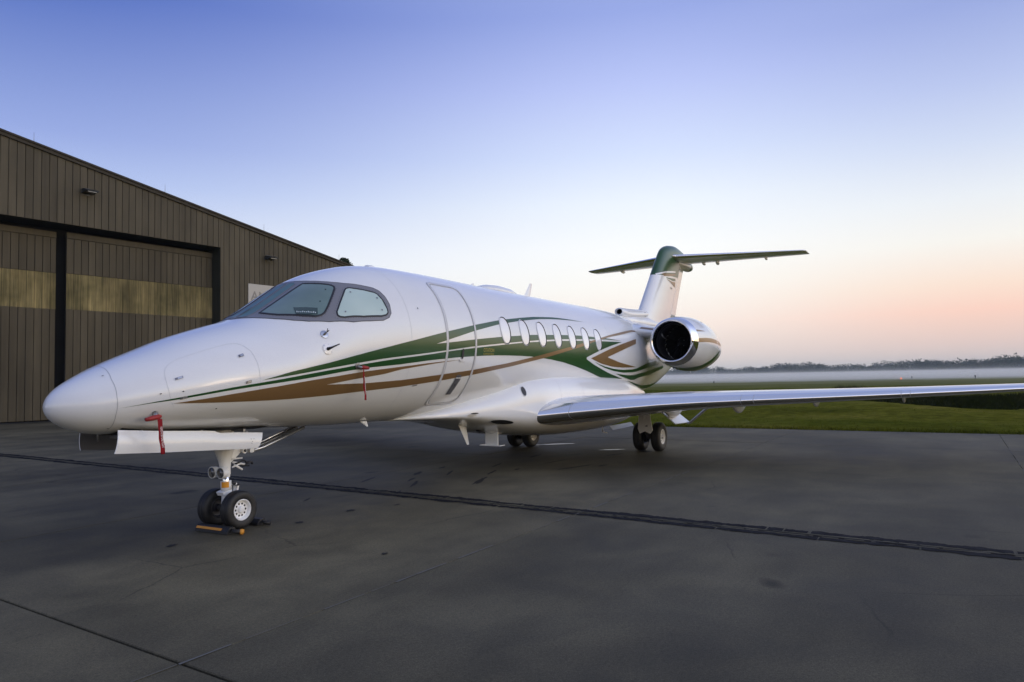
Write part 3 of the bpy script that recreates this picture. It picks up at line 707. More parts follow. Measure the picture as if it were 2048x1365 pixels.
# livery
STRIPES = {'green': [
  [(0.497,-0.201,0.497,-0.201),(0.578,-0.183,0.578,-0.189),(0.662,-0.172,0.663,-0.184),(0.75,-0.162,0.751,-0.181),(0.84,-0.152,0.841,-0.181),(0.934,-0.144,0.936,-0.182),(1.033,-0.14,1.036,-0.184),(1.135,-0.137,1.139,-0.182),(1.242,-0.134,1.245,-0.18),(1.353,-0.13,1.356,-0.177),(1.468,-0.124,1.472,-0.172),(1.587,-0.117,1.591,-0.167),(1.71,-0.113,1.715,-0.164),(1.838,-0.109,1.843,-0.161),(1.972,-0.103,1.977,-0.157),(2.11,-0.096,2.115,-0.152),(2.254,-0.094,2.26,-0.155),(2.405,-0.103,2.412,-0.169),(2.563,-0.125,2.573,-0.192),(2.731,-0.149,2.741,-0.212),(2.905,-0.174,2.917,-0.233),(3.088,-0.195,3.101,-0.251),(3.279,-0.21,3.293,-0.265),(3.476,-0.214,3.49,-0.268),(3.679,-0.21,3.697,-0.274),(3.893,-0.206,3.913,-0.277),(4.118,-0.201,4.14,-0.277),(4.352,-0.191,4.374,-0.265),(4.595,-0.176,4.616,-0.25),(4.849,-0.155,4.868,-0.232),(5.114,-0.129,5.134,-0.216),(5.392,-0.104,5.411,-0.197),(5.685,-0.079,5.703,-0.182),(5.992,-0.054,6.008,-0.167),(6.315,-0.028,6.33,-0.155),(6.655,-0.001,6.667,-0.144),(7.013,0.027,7.023,-0.139),(7.393,0.057,7.398,-0.136),(7.794,0.084,7.795,-0.14),(8.217,0.107,8.215,-0.153),(8.665,0.129,8.665,-0.18),(9.14,0.15,9.145,-0.217),(9.643,0.167,9.67,-0.277),(10.179,0.186,10.248,-0.354)],
  [(10.179,0.186,10.137,-0.131),(10.388,0.194,10.334,-0.09),(10.601,0.198,10.539,-0.048),(10.819,0.202,10.754,-0.005),(11.042,0.206,10.978,0.036),(11.27,0.209,11.212,0.076),(11.504,0.213,11.456,0.117),(11.744,0.217,11.708,0.153),(11.991,0.222,11.97,0.189),(12.244,0.226,12.244,0.226)],
  [(10.137,-0.131,10.248,-0.354),(10.338,-0.178,10.464,-0.388),(10.549,-0.227,10.689,-0.424),(10.769,-0.272,10.923,-0.462),(10.995,-0.312,11.166,-0.5),(11.232,-0.355,11.415,-0.535),(11.479,-0.398,11.676,-0.573),(11.731,-0.435,11.949,-0.613),(11.989,-0.471,12.235,-0.655),(12.259,-0.508,12.512,-0.685),(12.541,-0.547,12.797,-0.715),(12.826,-0.58,13.095,-0.746),(13.123,-0.615,13.413,-0.782),(13.441,-0.655,13.771,-0.828),(13.788,-0.698,14.219,-0.871),(14.304,-0.753,14.814,-0.912),(14.941,-0.789,15.457,-0.997),(15.542,-0.846,15.994,-1.069),(16.086,-0.91,16.621,-1.208),(16.585,-0.96,16.911,-1.172),(17.233,-1.117,17.192,-1.111),(17.492,-1.053,17.486,-1.052)],
  [(1.877,-0.068,1.877,-0.068),(1.969,-0.047,1.97,-0.064),(2.065,-0.027,2.066,-0.059),(2.163,-0.009,2.165,-0.058),(2.265,0.002,2.266,-0.061),(2.369,0.001,2.37,-0.068),(2.476,-0.009,2.479,-0.081),(2.587,-0.022,2.591,-0.099),(2.702,-0.036,2.707,-0.116),(2.82,-0.05,2.827,-0.133),(2.941,-0.06,2.95,-0.15),(3.067,-0.069,3.078,-0.165),(3.197,-0.075,3.21,-0.177),(3.33,-0.076,3.345,-0.184),(3.467,-0.07,3.483,-0.186),(3.608,-0.062,3.624,-0.184),(3.753,-0.051,3.769,-0.181),(3.904,-0.04,3.921,-0.18),(4.061,-0.026,4.078,-0.179),(4.223,-0.009,4.24,-0.173),(4.391,0.011,4.406,-0.165),(4.565,0.035,4.576,-0.155),(4.745,0.062,4.752,-0.143),(4.933,0.092,4.933,-0.128)],
  [(4.933,0.092,4.924,-0.028),(5.098,0.118,5.084,0.003),(5.268,0.146,5.25,0.035),(5.445,0.173,5.422,0.069),(5.628,0.202,5.601,0.104),(5.818,0.233,5.787,0.14),(6.015,0.263,5.981,0.178),(6.219,0.293,6.182,0.212),(6.431,0.324,6.391,0.248),(6.652,0.357,6.609,0.285),(6.881,0.389,6.837,0.322),(7.115,0.417,7.069,0.353),(7.359,0.446,7.311,0.385),(7.613,0.476,7.565,0.419),(7.874,0.503,7.823,0.447),(8.146,0.531,8.091,0.476),(8.417,0.549,8.369,0.503),(8.695,0.565,8.648,0.522),(8.985,0.582,8.937,0.541),(9.271,0.588,9.23,0.554),(9.561,0.589,9.531,0.564),(9.857,0.587,9.837,0.571),(10.16,0.582,10.15,0.574),(10.475,0.578,10.475,0.578)],
  [(4.924,-0.028,4.933,-0.128),(5.095,-0.015,5.101,-0.113),(5.271,-0.001,5.275,-0.097),(5.452,0.014,5.454,-0.08),(5.64,0.031,5.639,-0.063),(5.833,0.048,5.829,-0.044),(6.032,0.065,6.026,-0.027),(6.238,0.082,6.229,-0.012),(6.451,0.099,6.439,0.004),(6.672,0.117,6.656,0.021),(6.9,0.135,6.88,0.038),(7.135,0.151,7.113,0.055),(7.379,0.168,7.353,0.073),(7.632,0.186,7.602,0.091),(7.894,0.204,7.86,0.109),(8.163,0.215,8.128,0.127),(8.441,0.226,8.405,0.142),(8.73,0.237,8.692,0.156),(9.029,0.248,8.99,0.171),(9.339,0.258,9.299,0.183),(9.661,0.268,9.618,0.194),(9.992,0.273,9.951,0.206),(10.334,0.275,10.298,0.218),(10.689,0.275,10.658,0.229),(11.057,0.274,11.032,0.239),(11.44,0.273,11.423,0.25),(11.833,0.264,11.824,0.252),(12.243,0.255,12.243,0.255)],
  [(10.647,-0.193,10.647,-0.193),(10.918,-0.238,10.925,-0.252),(11.195,-0.273,11.211,-0.299),(11.477,-0.3,11.503,-0.335),(11.766,-0.322,11.802,-0.366),(12.056,-0.334,12.1,-0.385),(12.354,-0.343,12.406,-0.4),(12.648,-0.338,12.704,-0.399),(12.95,-0.332,13.01,-0.397),(13.243,-0.302,13.306,-0.374),(13.539,-0.248,13.606,-0.334),(13.864,-0.19,13.944,-0.291),(14.572,-0.137,14.698,-0.245),(15.479,-0.106,15.537,-0.225)],
  [(12.006,-0.426,12.006,-0.426),(12.24,-0.437,12.272,-0.467),(12.48,-0.45,12.546,-0.506),(12.723,-0.459,12.821,-0.538),(12.964,-0.461,13.108,-0.572),(13.203,-0.457,13.363,-0.577),(13.428,-0.432,13.553,-0.53),(13.665,-0.407,13.787,-0.503),(13.925,-0.381,14.101,-0.482),(14.406,-0.35,14.688,-0.466),(15.084,-0.325,15.278,-0.446),(15.654,-0.317,15.779,-0.429),(16.162,-0.316,16.257,-0.419),(16.671,-0.328,16.75,-0.424)]],
 'tan': [
  [(0.951,-0.26,0.951,-0.26),(1.012,-0.26,1.014,-0.281),(1.074,-0.261,1.079,-0.301),(1.138,-0.262,1.146,-0.321),(1.204,-0.263,1.215,-0.341),(1.271,-0.264,1.286,-0.359),(1.339,-0.263,1.358,-0.375),(1.409,-0.258,1.432,-0.39),(1.48,-0.253,1.508,-0.403),(1.553,-0.248,1.585,-0.415),(1.627,-0.243,1.665,-0.427),(1.703,-0.238,1.746,-0.438),(1.78,-0.233,1.828,-0.448),(1.86,-0.229,1.913,-0.455),(1.941,-0.224,1.998,-0.461),(2.024,-0.218,2.086,-0.467),(2.109,-0.213,2.177,-0.475),(2.196,-0.209,2.27,-0.484),(2.286,-0.209,2.366,-0.493),(2.379,-0.212,2.466,-0.506),(2.475,-0.222,2.57,-0.521),(2.575,-0.235,2.677,-0.535),(2.678,-0.248,2.787,-0.55),(2.784,-0.262,2.9,-0.564)],
  [(2.784,-0.262,2.817,-0.374),(2.923,-0.28,2.956,-0.382),(3.067,-0.295,3.099,-0.389),(3.215,-0.306,3.247,-0.393),(3.367,-0.312,3.398,-0.394),(3.521,-0.312,3.552,-0.39),(3.682,-0.313,3.71,-0.384),(3.847,-0.312,3.873,-0.376),(4.02,-0.31,4.039,-0.357),(4.198,-0.305,4.211,-0.338),(4.38,-0.297,4.391,-0.325),(4.568,-0.286,4.577,-0.309),(4.761,-0.273,4.769,-0.292),(4.962,-0.26,4.968,-0.274),(5.17,-0.246,5.174,-0.257),(5.386,-0.233,5.388,-0.238),(5.61,-0.218,5.61,-0.219),(5.84,-0.199,5.84,-0.199)],
  [(2.817,-0.374,2.9,-0.564),(2.946,-0.4,3.027,-0.574),(3.079,-0.425,3.157,-0.582),(3.215,-0.446,3.291,-0.588),(3.354,-0.462,3.425,-0.59),(3.495,-0.473,3.561,-0.59),(3.637,-0.479,3.701,-0.588),(3.782,-0.481,3.845,-0.586),(3.931,-0.483,3.995,-0.584),(4.086,-0.484,4.148,-0.581),(4.244,-0.483,4.304,-0.576),(4.403,-0.475,4.461,-0.565),(4.565,-0.466,4.623,-0.554),(4.731,-0.455,4.788,-0.542),(4.902,-0.442,4.958,-0.528),(5.078,-0.429,5.133,-0.515),(5.259,-0.415,5.312,-0.498),(5.445,-0.401,5.495,-0.48),(5.637,-0.386,5.684,-0.462),(5.835,-0.37,5.879,-0.443),(6.039,-0.353,6.08,-0.422),(6.248,-0.331,6.286,-0.399),(6.464,-0.309,6.499,-0.374),(6.687,-0.286,6.719,-0.349),(6.919,-0.263,6.948,-0.322),(7.158,-0.235,7.185,-0.296),(7.406,-0.204,7.43,-0.264),(7.665,-0.172,7.685,-0.231),(7.934,-0.139,7.951,-0.198),(8.216,-0.103,8.229,-0.164),(8.51,-0.065,8.519,-0.127),(8.82,-0.025,8.823,-0.085),(9.145,0.018,9.143,-0.04),(9.488,0.064,9.48,0.006),(9.852,0.112,9.837,0.055),(10.237,0.162,10.218,0.111),(10.647,0.215,10.628,0.18),(11.09,0.278,11.063,0.24),(11.568,0.347,11.528,0.302),(12.075,0.41,12.018,0.356),(12.627,0.481,12.545,0.416),(13.22,0.553,13.138,0.498),(13.772,0.566,13.732,0.542),(15.029,0.672,15.029,0.672)],
  [(10.432,-0.132,10.432,-0.132),(10.595,-0.1,10.61,-0.161),(10.765,-0.066,10.795,-0.19),(10.94,-0.032,10.985,-0.219),(11.122,0.002,11.175,-0.238),(11.311,0.038,11.369,-0.254)],
  [(11.311,0.038,11.311,-0.097),(11.498,0.07,11.487,-0.065),(11.692,0.101,11.669,-0.032),(11.892,0.134,11.858,0.001),(12.1,0.167,12.054,0.035),(12.315,0.2,12.256,0.069),(12.536,0.232,12.467,0.105),(12.766,0.265,12.686,0.142),(13.005,0.3,12.915,0.181),(13.25,0.332,13.154,0.222)],
  [(11.311,-0.097,11.369,-0.254),(11.547,-0.127,11.611,-0.274),(11.791,-0.157,11.853,-0.282),(12.044,-0.187,12.1,-0.289),(12.302,-0.209,12.351,-0.292),(12.568,-0.231,12.603,-0.287),(12.841,-0.252,12.861,-0.282),(13.123,-0.273,13.126,-0.277)]]}
for side in (-1, 1):
    for k, s_ in enumerate(STRIPES['green']): strip_patch('green_stripe', s_, 'green_paint', fuselage, .0030 + .0002*k, side)
    for k, s_ in enumerate(STRIPES['tan']): strip_patch('tan_stripe', s_, 'tan_paint', fuselage, .0055 + .0002*k, side)

# cabin windows, seven a side
for i in range(7):
    xc = 6.957 + .652*i - (.018 if i == 0 else 0)
    for side in (-1, 1):
        N = 36; ov = []
        for q in range(N):
            a = 2*math.pi*q/N; ca, sa = math.cos(a), math.sin(a)
            ov.append((xc + .143*math.copysign(abs(ca)**.85, ca), .234 + .196*math.copysign(abs(sa)**.85, sa)))
        cw = patch('cabin_window', ov, 'shade_pane', jet, .0035 + .003, side, 6, (xc, .234))
        sc2 = lambda f, o: [skin(xc + (x-xc)*f, .234 + (t-.234)*(1+(f-1)*.8), o, side) for x, t in ov]
        fix_out(MB().grid([sc2(1.13, .001), sc2(1.09, .014), sc2(1.06, .017)], closed_v=True).build('window_frame', 'white_paint', cw))
        MB().grid([sc2(1.06, .017), sc2(1.005, .0125), sc2(.985, .0066)], closed_v=True).build('recess_shade', 'gasket', cw)  # black inner wall: shade of the window recess put into its colour

# cockpit glazing: grey mask wrapped round the nose, panes set on it
low = [(2.20,1.571),(2.25,1.40),(2.32,1.2),(2.41,1.02),(2.55,.81),(2.69,.67),(2.92,.51),(3.27,.354),(3.55,.31),(3.80,.287),(3.93,.312),(3.99,.363)]
upp = [(3.15,1.571),(3.165,1.40),(3.20,1.28),(3.27,1.15),(3.36,1.05),(3.49,.951),(3.62,.89),(3.75,.822),(3.88,.76),(3.95,.70),(4.0,.60),(4.02,.48)]
pane_a = [(2.415,1.32),(2.44,1.18),(2.485,1.056),(2.56,.95),(2.68,.80),(2.80,.685),(2.87,.655),(2.93,.66),(3.03,.722),(3.2,.845),(3.29,.915),(3.312,.955),(3.29,1.01),(3.22,1.11),(3.15,1.22),(3.105,1.32),(2.95,1.33),(2.72,1.332),(2.55,1.33)]
pane_b = [(3.088,.579),(3.2,.674),(3.40,.828),(3.44,.848),(3.49,.842),(3.691,.749),(3.84,.68),(3.88,.645),(3.918,.552),(3.936,.42),(3.925,.375),(3.887,.35),(3.784,.345),(3.462,.384),(3.16,.462),(3.10,.495),(3.075,.53)]
for side in (-1, 1):
    mk = strip_patch('cockpit_mask', [(a[0], a[1], c[0], c[1]) for a, c in zip(low, upp)], 'mask_grey', jet, .004, side, 16, 5)
    ribbon('mask_edge', low + upp[::-1], .008, 'gasket', mk, .005, side, sub=4)
    w1 = patch('cockpit_window', pane_a, 'cockpit_glass', jet, .008, side, 10, (2.85, 1.02), dome=.004)
    ribbon('gasket', pane_a, .030, 'gasket', w1, .011, side, closed=True, sub=3)
    w2 = patch('cockpit_window', pane_b, 'shaded_glass', jet, .008, side, 8, (3.52, .60), dome=.004)
    ribbon('gasket', pane_b, .022, 'gasket', w2, .011, side, closed=True, sub=3)
    ws = [(2.30,1.40),(2.45,1.405),(2.7,1.41),(2.95,1.415),(3.07,1.42),(3.10,1.46),(3.10,1.545),(2.9,1.55),(2.6,1.55),(2.3,1.55),(2.255,1.54),(2.26,1.45)]
    w3 = patch('windscreen', ws, 'windscreen_glass', jet, .008, side, 8, (2.66, 1.48))
    ribbon('gasket', ws, .008, 'hatch_grey', w3, .010, side, closed=True, sub=3)
    for (x, t) in ((3.177,.969),(2.985,.846)): patch('shade_sucker', [(x+.012*math.cos(a), t+.011*math.sin(a)) for a in np.linspace(0, 5.8, 12)], 'placard', w1, .0145, side, 2)
    for (x, t) in ((3.452,.766),(3.831,.591),(3.201,.526),(3.824,.421)): patch('shade_sucker', [(x+.013*math.cos(a), t+.012*math.sin(a)) for a in np.linspace(0, 5.8, 12)], 'hatch_grey', w2, .0145, side, 2)
    # rivets round the panes
    rv = MB()
    for poly, sc_ in ((pane_a, 1.07), (pane_b, 1.10)):
        cx = sum(q[0] for q in poly)/len(poly); ct = sum(q[1] for q in poly)/len(poly)
        for a, c in zip(poly, poly[1:] + poly[:1]):
            L = math.hypot(c[0]-a[0], c[1]-a[1]); n_ = max(1, int(L/.035))
            for q in range(n_):
                x = cx + (a[0]+(c[0]-a[0])*q/n_-cx)*sc_; t = ct + (a[1]+(c[1]-a[1])*q/n_-ct)*sc_*1.0
                p0 = skin(x, t, .0055, side); e1 = (skin(x+.01, t, .0055, side)-p0).normalized(); e2 = (skin(x, t+.01, .0055, side)-p0).normalized()
                rv.add([p0+(e1*math.cos(g)+e2*math.sin(g))*.0042 for g in (0, 1.05, 2.1, 3.14, 4.19, 5.24)], [(0,1,2,3,4,5)])
    fix_out(rv.build('rivets', 'gasket', mk, smooth=False))
    stuff(mk.children[-1])
# placard standing behind the captain's side window
pl = patch('window_placard', [(2.683,1.009),(2.78,.898),(2.893,.775),(2.838,.69),(2.711,.786),(2.63,.885)], 'placard', jet, .0150, -1, 5)
for k in range(11):
    q = k/11; x = 2.648 + .185*q; t = .900 - .190*q; h = .5 if k % 3 else .75
    patch('placard_mark', [(x,t),(x+.0095,t-.0098),(x+.0095+.02*h,t-.0098+.027*h),(x+.02*h,t+.027*h)], 'placard_print', pl, .0165, -1, 1)

# entry door outline, handle, step hatch
def rrect(x0, x1, t0, t1, rx, rt, n=8):
    o = []
    for cx, ct, a0 in ((x1-rx, t1-rt, 0), (x0+rx, t1-rt, 90), (x0+rx, t0+rt, 180), (x1-rx, t0+rt, 270)):
        for i in range(n+1):
            a = R_(a0 + 90*i/n); o.append((cx + rx*math.cos(a), ct + rt*math.sin(a)))
    return o
dpath = rrect(5.20, 6.06, -.925, .925, .10, .09)
dpath = [(x + .045*t, t) for x, t in dpath]
# rounder aft corners
dpath = [((x - .16*max(0, (abs(t)-.55)/.4)**2 * (1 if x > 5.7 else 0)), t) for x, t in dpath]
dr = ribbon('entry_door', dpath, .050, 'door_seal', jet, .008, -1, closed=True, sub=4)
ribbon('door_gap', [(5.62+(x-5.62)*.94, t*.97) for x, t in dpath], .005, 'seam', dr, .0085, -1, closed=True, sub=3)
patch('door_handle', smooth_poly([(5.585,-.075),(5.64,-.075),(5.635,-.21),(5.575,-.21)], 2), 'dark_metal', dr, .012, -1, 4)
patch('latch', smooth_poly([(5.53,-.212),(5.69,-.212),(5.68,-.245),(5.54,-.245)], 1), 'white_metal', dr, .016, -1, 3)
patch('step_hatch', [(5.565,-.43),(5.68,-.43),(5.70,-.50),(5.66,-.60),(5.63,-.735),(5.51,-.735),(5.53,-.60),(5.55,-.50)], 'hatch_grey', dr, .012, -1, 4)
ribbon('hatch_line', [(5.56,-.475),(5.69,-.475)], .012, 'white_metal', dr, .014, -1)
patch('hatch_knob', [(5.60+.012*math.cos(a), -.575+.012*math.sin(a)) for a in np.linspace(0, 5.8, 10)], 'gasket', dr, .016, -1, 2)

# panel lines
for side in (-1, 1):
    ribbon('radome_seam', [(.575,1.57),(.545,1.2),(.50,.75),(.488,.15),(.495,-.39),(.515,-.76),(.53,-1.2)], .0045, 'seam', fuselage, .002, side)
    hp = [(.905,.502),(.93,.60),(.985,.69),(1.077,.745),(1.339,.757),(1.63,.762),(1.72,.735),(1.776,.652),(1.821,.5),(1.838,.228),(1.848,-.049),(1.855,-.267),(1.82,-.40)]
    ribbon('hatch_seam', hp, .0035, 'faint_seam', fuselage, .002, side)
    ribbon('hatch_seam', [(.905,.502),(.892,.35),(.893,.173),(.905,0),(.921,-.179),(.97,-.36)], .0035, 'faint_seam', fuselage, .002, side)
    for (x, t, L) in ((1.008,.296,.075),(1.687,.456,.06),(1.71,-.060,.065),(1.042,-.165,.07)):
        patch('hatch_latch', [(x-L/2,t-.030),(x+L/2,t-.018),(x+L/2,t+.030),(x-L/2,t+.018)], 'hatch_grey', fuselage, .0085, side, 2)
        patch('latch_plate', [(x-L*.18,t-.02),(x+L*.42,t-.011),(x+L*.42,t+.024),(x-L*.18,t+.014)], 'silver', fuselage, .0098, side, 2)
    for x, t in ((.47,.98),(.505,-.92),(1.425,-.524),(.83,.02),(4.6,.42),(1.03,-.02)):
        patch('port_dot', [(x+.010*math.cos(a), t+.012*math.sin(a)) for a in np.linspace(0, 5.8, 10)], 'gasket', fuselage, .0062, side, 2)
    for x in (4.35, 8.6, 11.55, 13.25): ribbon('frame_seam', [(x, t) for t in np.linspace(-1.3, 1.55, 40)], .004, 'faint_seam', fuselage, .0016, side, sub=1)
    ribbon('crown_seam', [(5.7,1.30),(6.5,1.27),(8.0,1.25)], .006, 'seam', fuselage, .002, side)
    ribbon('marking', [(4.55,-.575),(4.66,-.565)], .018, 'hatch_grey', fuselage, .0065, side)

# probes on the left of the nose
def disc_on(name, x, t, r, material, parent, off, side=-1, h=.006):
    p0 = skin(x, t, off, side); n_ = fnorm(x, t, side); e1 = (skin(x+.02, t, off, side)-p0).normalized(); e2 = n_.cross(e1)
    ring = lambda rr, hh: [p0 + (e1*math.cos(a)+e2*math.sin(a))*rr + n_*hh for a in np.linspace(0, 2*math.pi, 25)[:-1]]
    b_ = MB().grid([ring(r, 0), ring(r, h*.7), ring(r*.93, h)], closed_v=True); c_ = len(b_.v); b_.v.append(tuple(p0+n_*h)); b_.f += [(c_, 48+j, 48+(j+1) % 24) for j in range(24)]
    return b_.build(name, material, parent), p0, n_, e1
d1, p0, n0, e0 = disc_on('vane_plate', 2.79, .375, .052, 'silver', jet, .002)
b = MB(); a0 = p0 + n0*.006; b.tube([a0, a0 + n0*.03], .014, 10); b.build('vane_hub', 'dull_metal', d1)
b = MB(); a1 = a0 + n0*.028; u = Vector((0,0,1)); b.add([a1-e0*.05+u*.0, a1+e0*.05+u*.016, a1+e0*.055+u*.002, a1-e0*.045-u*.010, a1-e0*.05+n0*.012, a1+e0*.05+u*.016+n0*.012, a1+e0*.055+u*.002+n0*.012, a1-e0*.045-u*.01+n0*.012], [(0,1,2,3),(7,6,5,4),(0,4,5,1),(1,5,6,2),(2,6,7,3),(3,7,4,0)]); b.tube([a1+e0*.02, a1+e0*.035+u*.045], [.006,.004], 6); b.build('vane', 'dark_metal', d1, smooth=False)
d2, p0, n0, e0 = disc_on('probe_plate', 2.785, .155, .070, 'shade_pane', jet, .002)
b = MB(); a0 = p0 + n0*.006; b.tube([a0, a0+n0*.03, a0+n0*.045+e0*.02, a0+n0*.05+e0*.15], [.022,.018,.012,.007], 10); b.build('probe', 'black', d2)
for a in range(6):
    g = a*1.047; disc = p0 + n0*.0065 + (e0*math.cos(g) + n0.cross(e0)*math.sin(g))*.058
    MB().tube([disc, disc+n0*.002], .004, 6).build('screw', 'hatch_grey', d2)

# ------------------------------------------------------------------ belly fairing
fWf = curve(np.array([(4.9,.10),(5.1,.30),(5.5,.56),(6,.73),(6.4,.82),(7.2,.97),(8,1.06),(9,1.12),(11,1.14),(12.4,1.12),(13.4,1.0),(14.3,.80),(15.2,.50),(15.7,.15)]).T)
fZc = curve(np.array([(4.9,1.11),(6,1.12),(7,1.10),(8,1.08),(13,1.08),(15.7,1.2)]).T)
fHt = curve(np.array([(4.9,.02),(5.2,.06),(5.8,.16),(6.4,.31),(7.2,.535),(8,.80),(9,.835),(12.4,.74),(14,.45),(15.7,.05)]).T)
fZb = curve(np.array([(4.9,1.085),(5.4,1.06),(5.9,1.02),(6.5,.93),(7.2,.79),(8.2,.64),(9,.56),(10.15,.49),(11.5,.47),(12.6,.50),(13.5,.60),(14.5,.84),(15.3,1.06),(15.7,1.17)]).T)
def fair(x, th):
    c, s_ = math.cos(th), math.sin(th); w, zc = fWf(x), fZc(x)
    if s_ >= 0: return Vector((x, -w*math.copysign(abs(c)**(2/3), c), zc + fHt(x)*s_**(2/3)))
    n_ = 2.5; return Vector((x, -w*math.copysign(abs(c)**(2/n_), c), zc - (zc - fZb(x))*abs(s_)**(2/n_)))
rows = [[fair(x, 2*math.pi*j/72) for j in range(72)] for x in np.linspace(4.92, 15.68, 110)]
b = MB().grid(rows, closed_v=True); b.f.append(tuple(range(72))[::-1]); b.f.append(tuple(109*72+j for j in range(72)))
fairing = b.build('belly_fairing', 'white_paint', jet)
def fair_disc(name, x, th, rx, rz, material, off=.003, n=24):
    p0 = fair(x, th); a = (fair(x+.02, th)-fair(x-.02, th)).normalized(); c = (fair(x, th+.02)-fair(x, th-.02)).normalized(); nn = a.cross(c)
    if nn.dot(p0 - Vector((x,0,1.2))) < 0: nn = -nn
    b_ = MB(); v = [p0+nn*off]
    for k_ in range(n):
        g = 2*math.pi*k_/n; q = p0 + a*math.cos(g)*rx + c*math.sin(g)*rz; v.append(q + nn*off)
    b_.add(v, [(0,1+i,1+(i+1) % n) for i in range(n)]); o = b_.build(name, material, fairing, smooth=False)
    if o.data.polygons[0].normal.dot(nn) < 0: o.data.flip_normals()
    return o
fair_disc('round_port', 7.66, .40, .060, .085, 'gasket'); fair_disc('port_ring', 7.66, .40, .068, .095, 'seam', .0018)
fair_disc('air_outlet', 7.05, -.42, .30, .055, 'black', .012); fair_disc('static_vent', 6.25, -.02, .10, .02, 'silver', .008); fair_disc('static_vent', 6.31, .02, .09, .012, 'gasket', .010)
for x in (8.9, 9.9, 11.2):
    ln = MB(); ln.grid([[fair(x, t)+Vector((0,-.0018,.0018)), fair(x+.005, t)+Vector((0,-.0018,.0018))] for t in np.linspace(.12, .6, 14)]); ln.build('panel_seam', 'seam', fairing)

# ------------------------------------------------------------------ wings
def airfoil(n=26):
    """closed loop from the trailing edge over the top, round the nose and back underneath"""
    o = []
    for k in range(n+1):
        x = .5*(1+math.cos(math.pi*k/n)); o.append((x, 1))
    for k in range(1, n):
        x = .5*(1-math.cos(math.pi*k/n)); o.append((x, -1))
    r = []
    for x, s_ in o:
        yt = 5*(.2969*math.sqrt(x)-.1260*x-.3516*x**2+.2843*x**3-.1036*x**4); yc = .06*x*(1-x)*.9
        r.append((x, yc + s_*yt, s_))
    return r
AF = airfoil()
W_ST = [(.80,7.87,4.95,1.04,.115),(1.05,8.0,4.8,1.055,.115),(1.6,8.29,4.35,1.10,.115),(2.3,8.65,3.80,1.15,.112),(3.0,9.01,3.36,1.20,.11),(3.6,9.33,3.0,1.225,.11),(4.5,9.79,2.68,1.25,.108),(5.6,10.37,2.34,1.275,.106),(6.8,10.99,1.98,1.305,.104),(8.0,11.61,1.66,1.34,.102),(8.65,11.95,1.49,1.36,.10),(9.6,12.45,1.25,1.395,.10),(10.1,12.72,1.10,1.42,.10),(10.32,12.98,.93,1.50,.10),(10.44,13.28,.75,1.68,.10),(10.5,13.62,.55,1.98,.10),(10.52,13.8,.42,2.12,.09)]
def wing(side):
    rows = []
    for y, xl, ch, zl, tc in W_ST:
        cant = max(0, min(1, (y-10.0)/.45)); inc = R_(1.5)
        r = []
        for (u, v, s_) in AF:
            t_ = v*tc*ch - (.010*ch*(1-u/.2)**2 if u < .2 else 0); dz = t_*math.cos(cant*1.25); dy = -t_*math.sin(cant*1.25)
            r.append(Vector((xl + u*ch, side*(y+dy), zl + dz - math.tan(inc)*u*ch*.4)))
        rows.append(r)
    # thin out the tip stations smoothly by subdividing spanwise
    R2 = []
    for a, c in zip(rows[:-1], rows[1:]):
        for t in (0, .25, .5, .75): R2.append([p.lerp(q, t) for p, q in zip(a, c)])
    R2.append(rows[-1])
    nU = len(AF); le = [j for j, (u, v, s_) in enumerate(AF) if u < .075]
    lo, hi = min(le), max(le)
    skin_b, nose_b = MB(), MB()
    nose_b.grid([r[lo:hi+1] for r in R2])
    skin_b.grid([r[hi:] + r[:lo+1] for r in R2])
    tip = [tuple(p) for p in R2[-1]]; skin_b.add(tip, [tuple(range(nU))])
    w = skin_b.build('wing', 'white_paint', jet)
    le_o = nose_b.build('leading_edge', 'chrome', w)
    for o in (le_o,):
        me = o.data; c = me.polygons[len(me.polygons)//2]
        s_ = sum(p.normal.x*p.area for p in me.polygons)
        if s_ > 0: me.flip_normals()
    # joints between leading edge segments
    def at_y(yy):
        for a, c in zip(R2[:-1], R2[1:]):
            ya, yc = abs(a[0].y), abs(c[0].y)
            if ya <= yy <= yc: t = (yy-ya)/(yc-ya); return [p.lerp(q, t) for p, q in zip(a, c)]
    for yy in (1.55, 4.28, 4.48, 6.78, 6.92):
        q = at_y(yy); q2 = at_y(yy+.008); cen = sum(q, Vector())/len(q)
        off = lambda p, c_: p + (p-c_).normalized()*.0015
        rr = [[off(p, Vector((q[0].x*.2+q[len(q)//2].x*.8, p.y, cen.z))), off(p2, Vector((q[0].x*.2+q[len(q)//2].x*.8, p2.y, cen.z)))] for p, p2 in zip(q[lo:hi+1], q2[lo:hi+1])]
        MB().grid(rr).build('leading_edge_joint', 'seam', w)
    # flap track fairings under the trailing edge
    for yy, L, rr in ((2.25,1.5,.115),(3.70,1.35,.105),(5.18,1.05,.07),(6.76,.9,.06)):
        q = at_y(yy); te = q[0]; b_ = MB(); rows_ = []
        for i in range(15):
            t = i/14; x = te.x - L*.72 + L*t; w_ = rr*math.sin(math.pi*min(1, t*.9+.05))**.6*(1-.25*t)
            zc = te.z - .03 - 1.5*rr*math.sin(math.pi*min(1, t*.95+.02))*.75 - .10*t
            rows_.append([Vector((x, side*yy + w_*.62*math.cos(g), zc + w_*1.35*math.sin(g))) for g in np.linspace(0, 2*math.pi, 17)[:-1]])
        b_.grid(rows_, closed_v=True); b_.f.append(tuple(range(16))); b_.f.append(tuple(14*16+j for j in range(16)))
        b_.build('flap_fairing', 'white_paint', w)
    return w
wing_l = wing(-1); wing_r = wing(1)

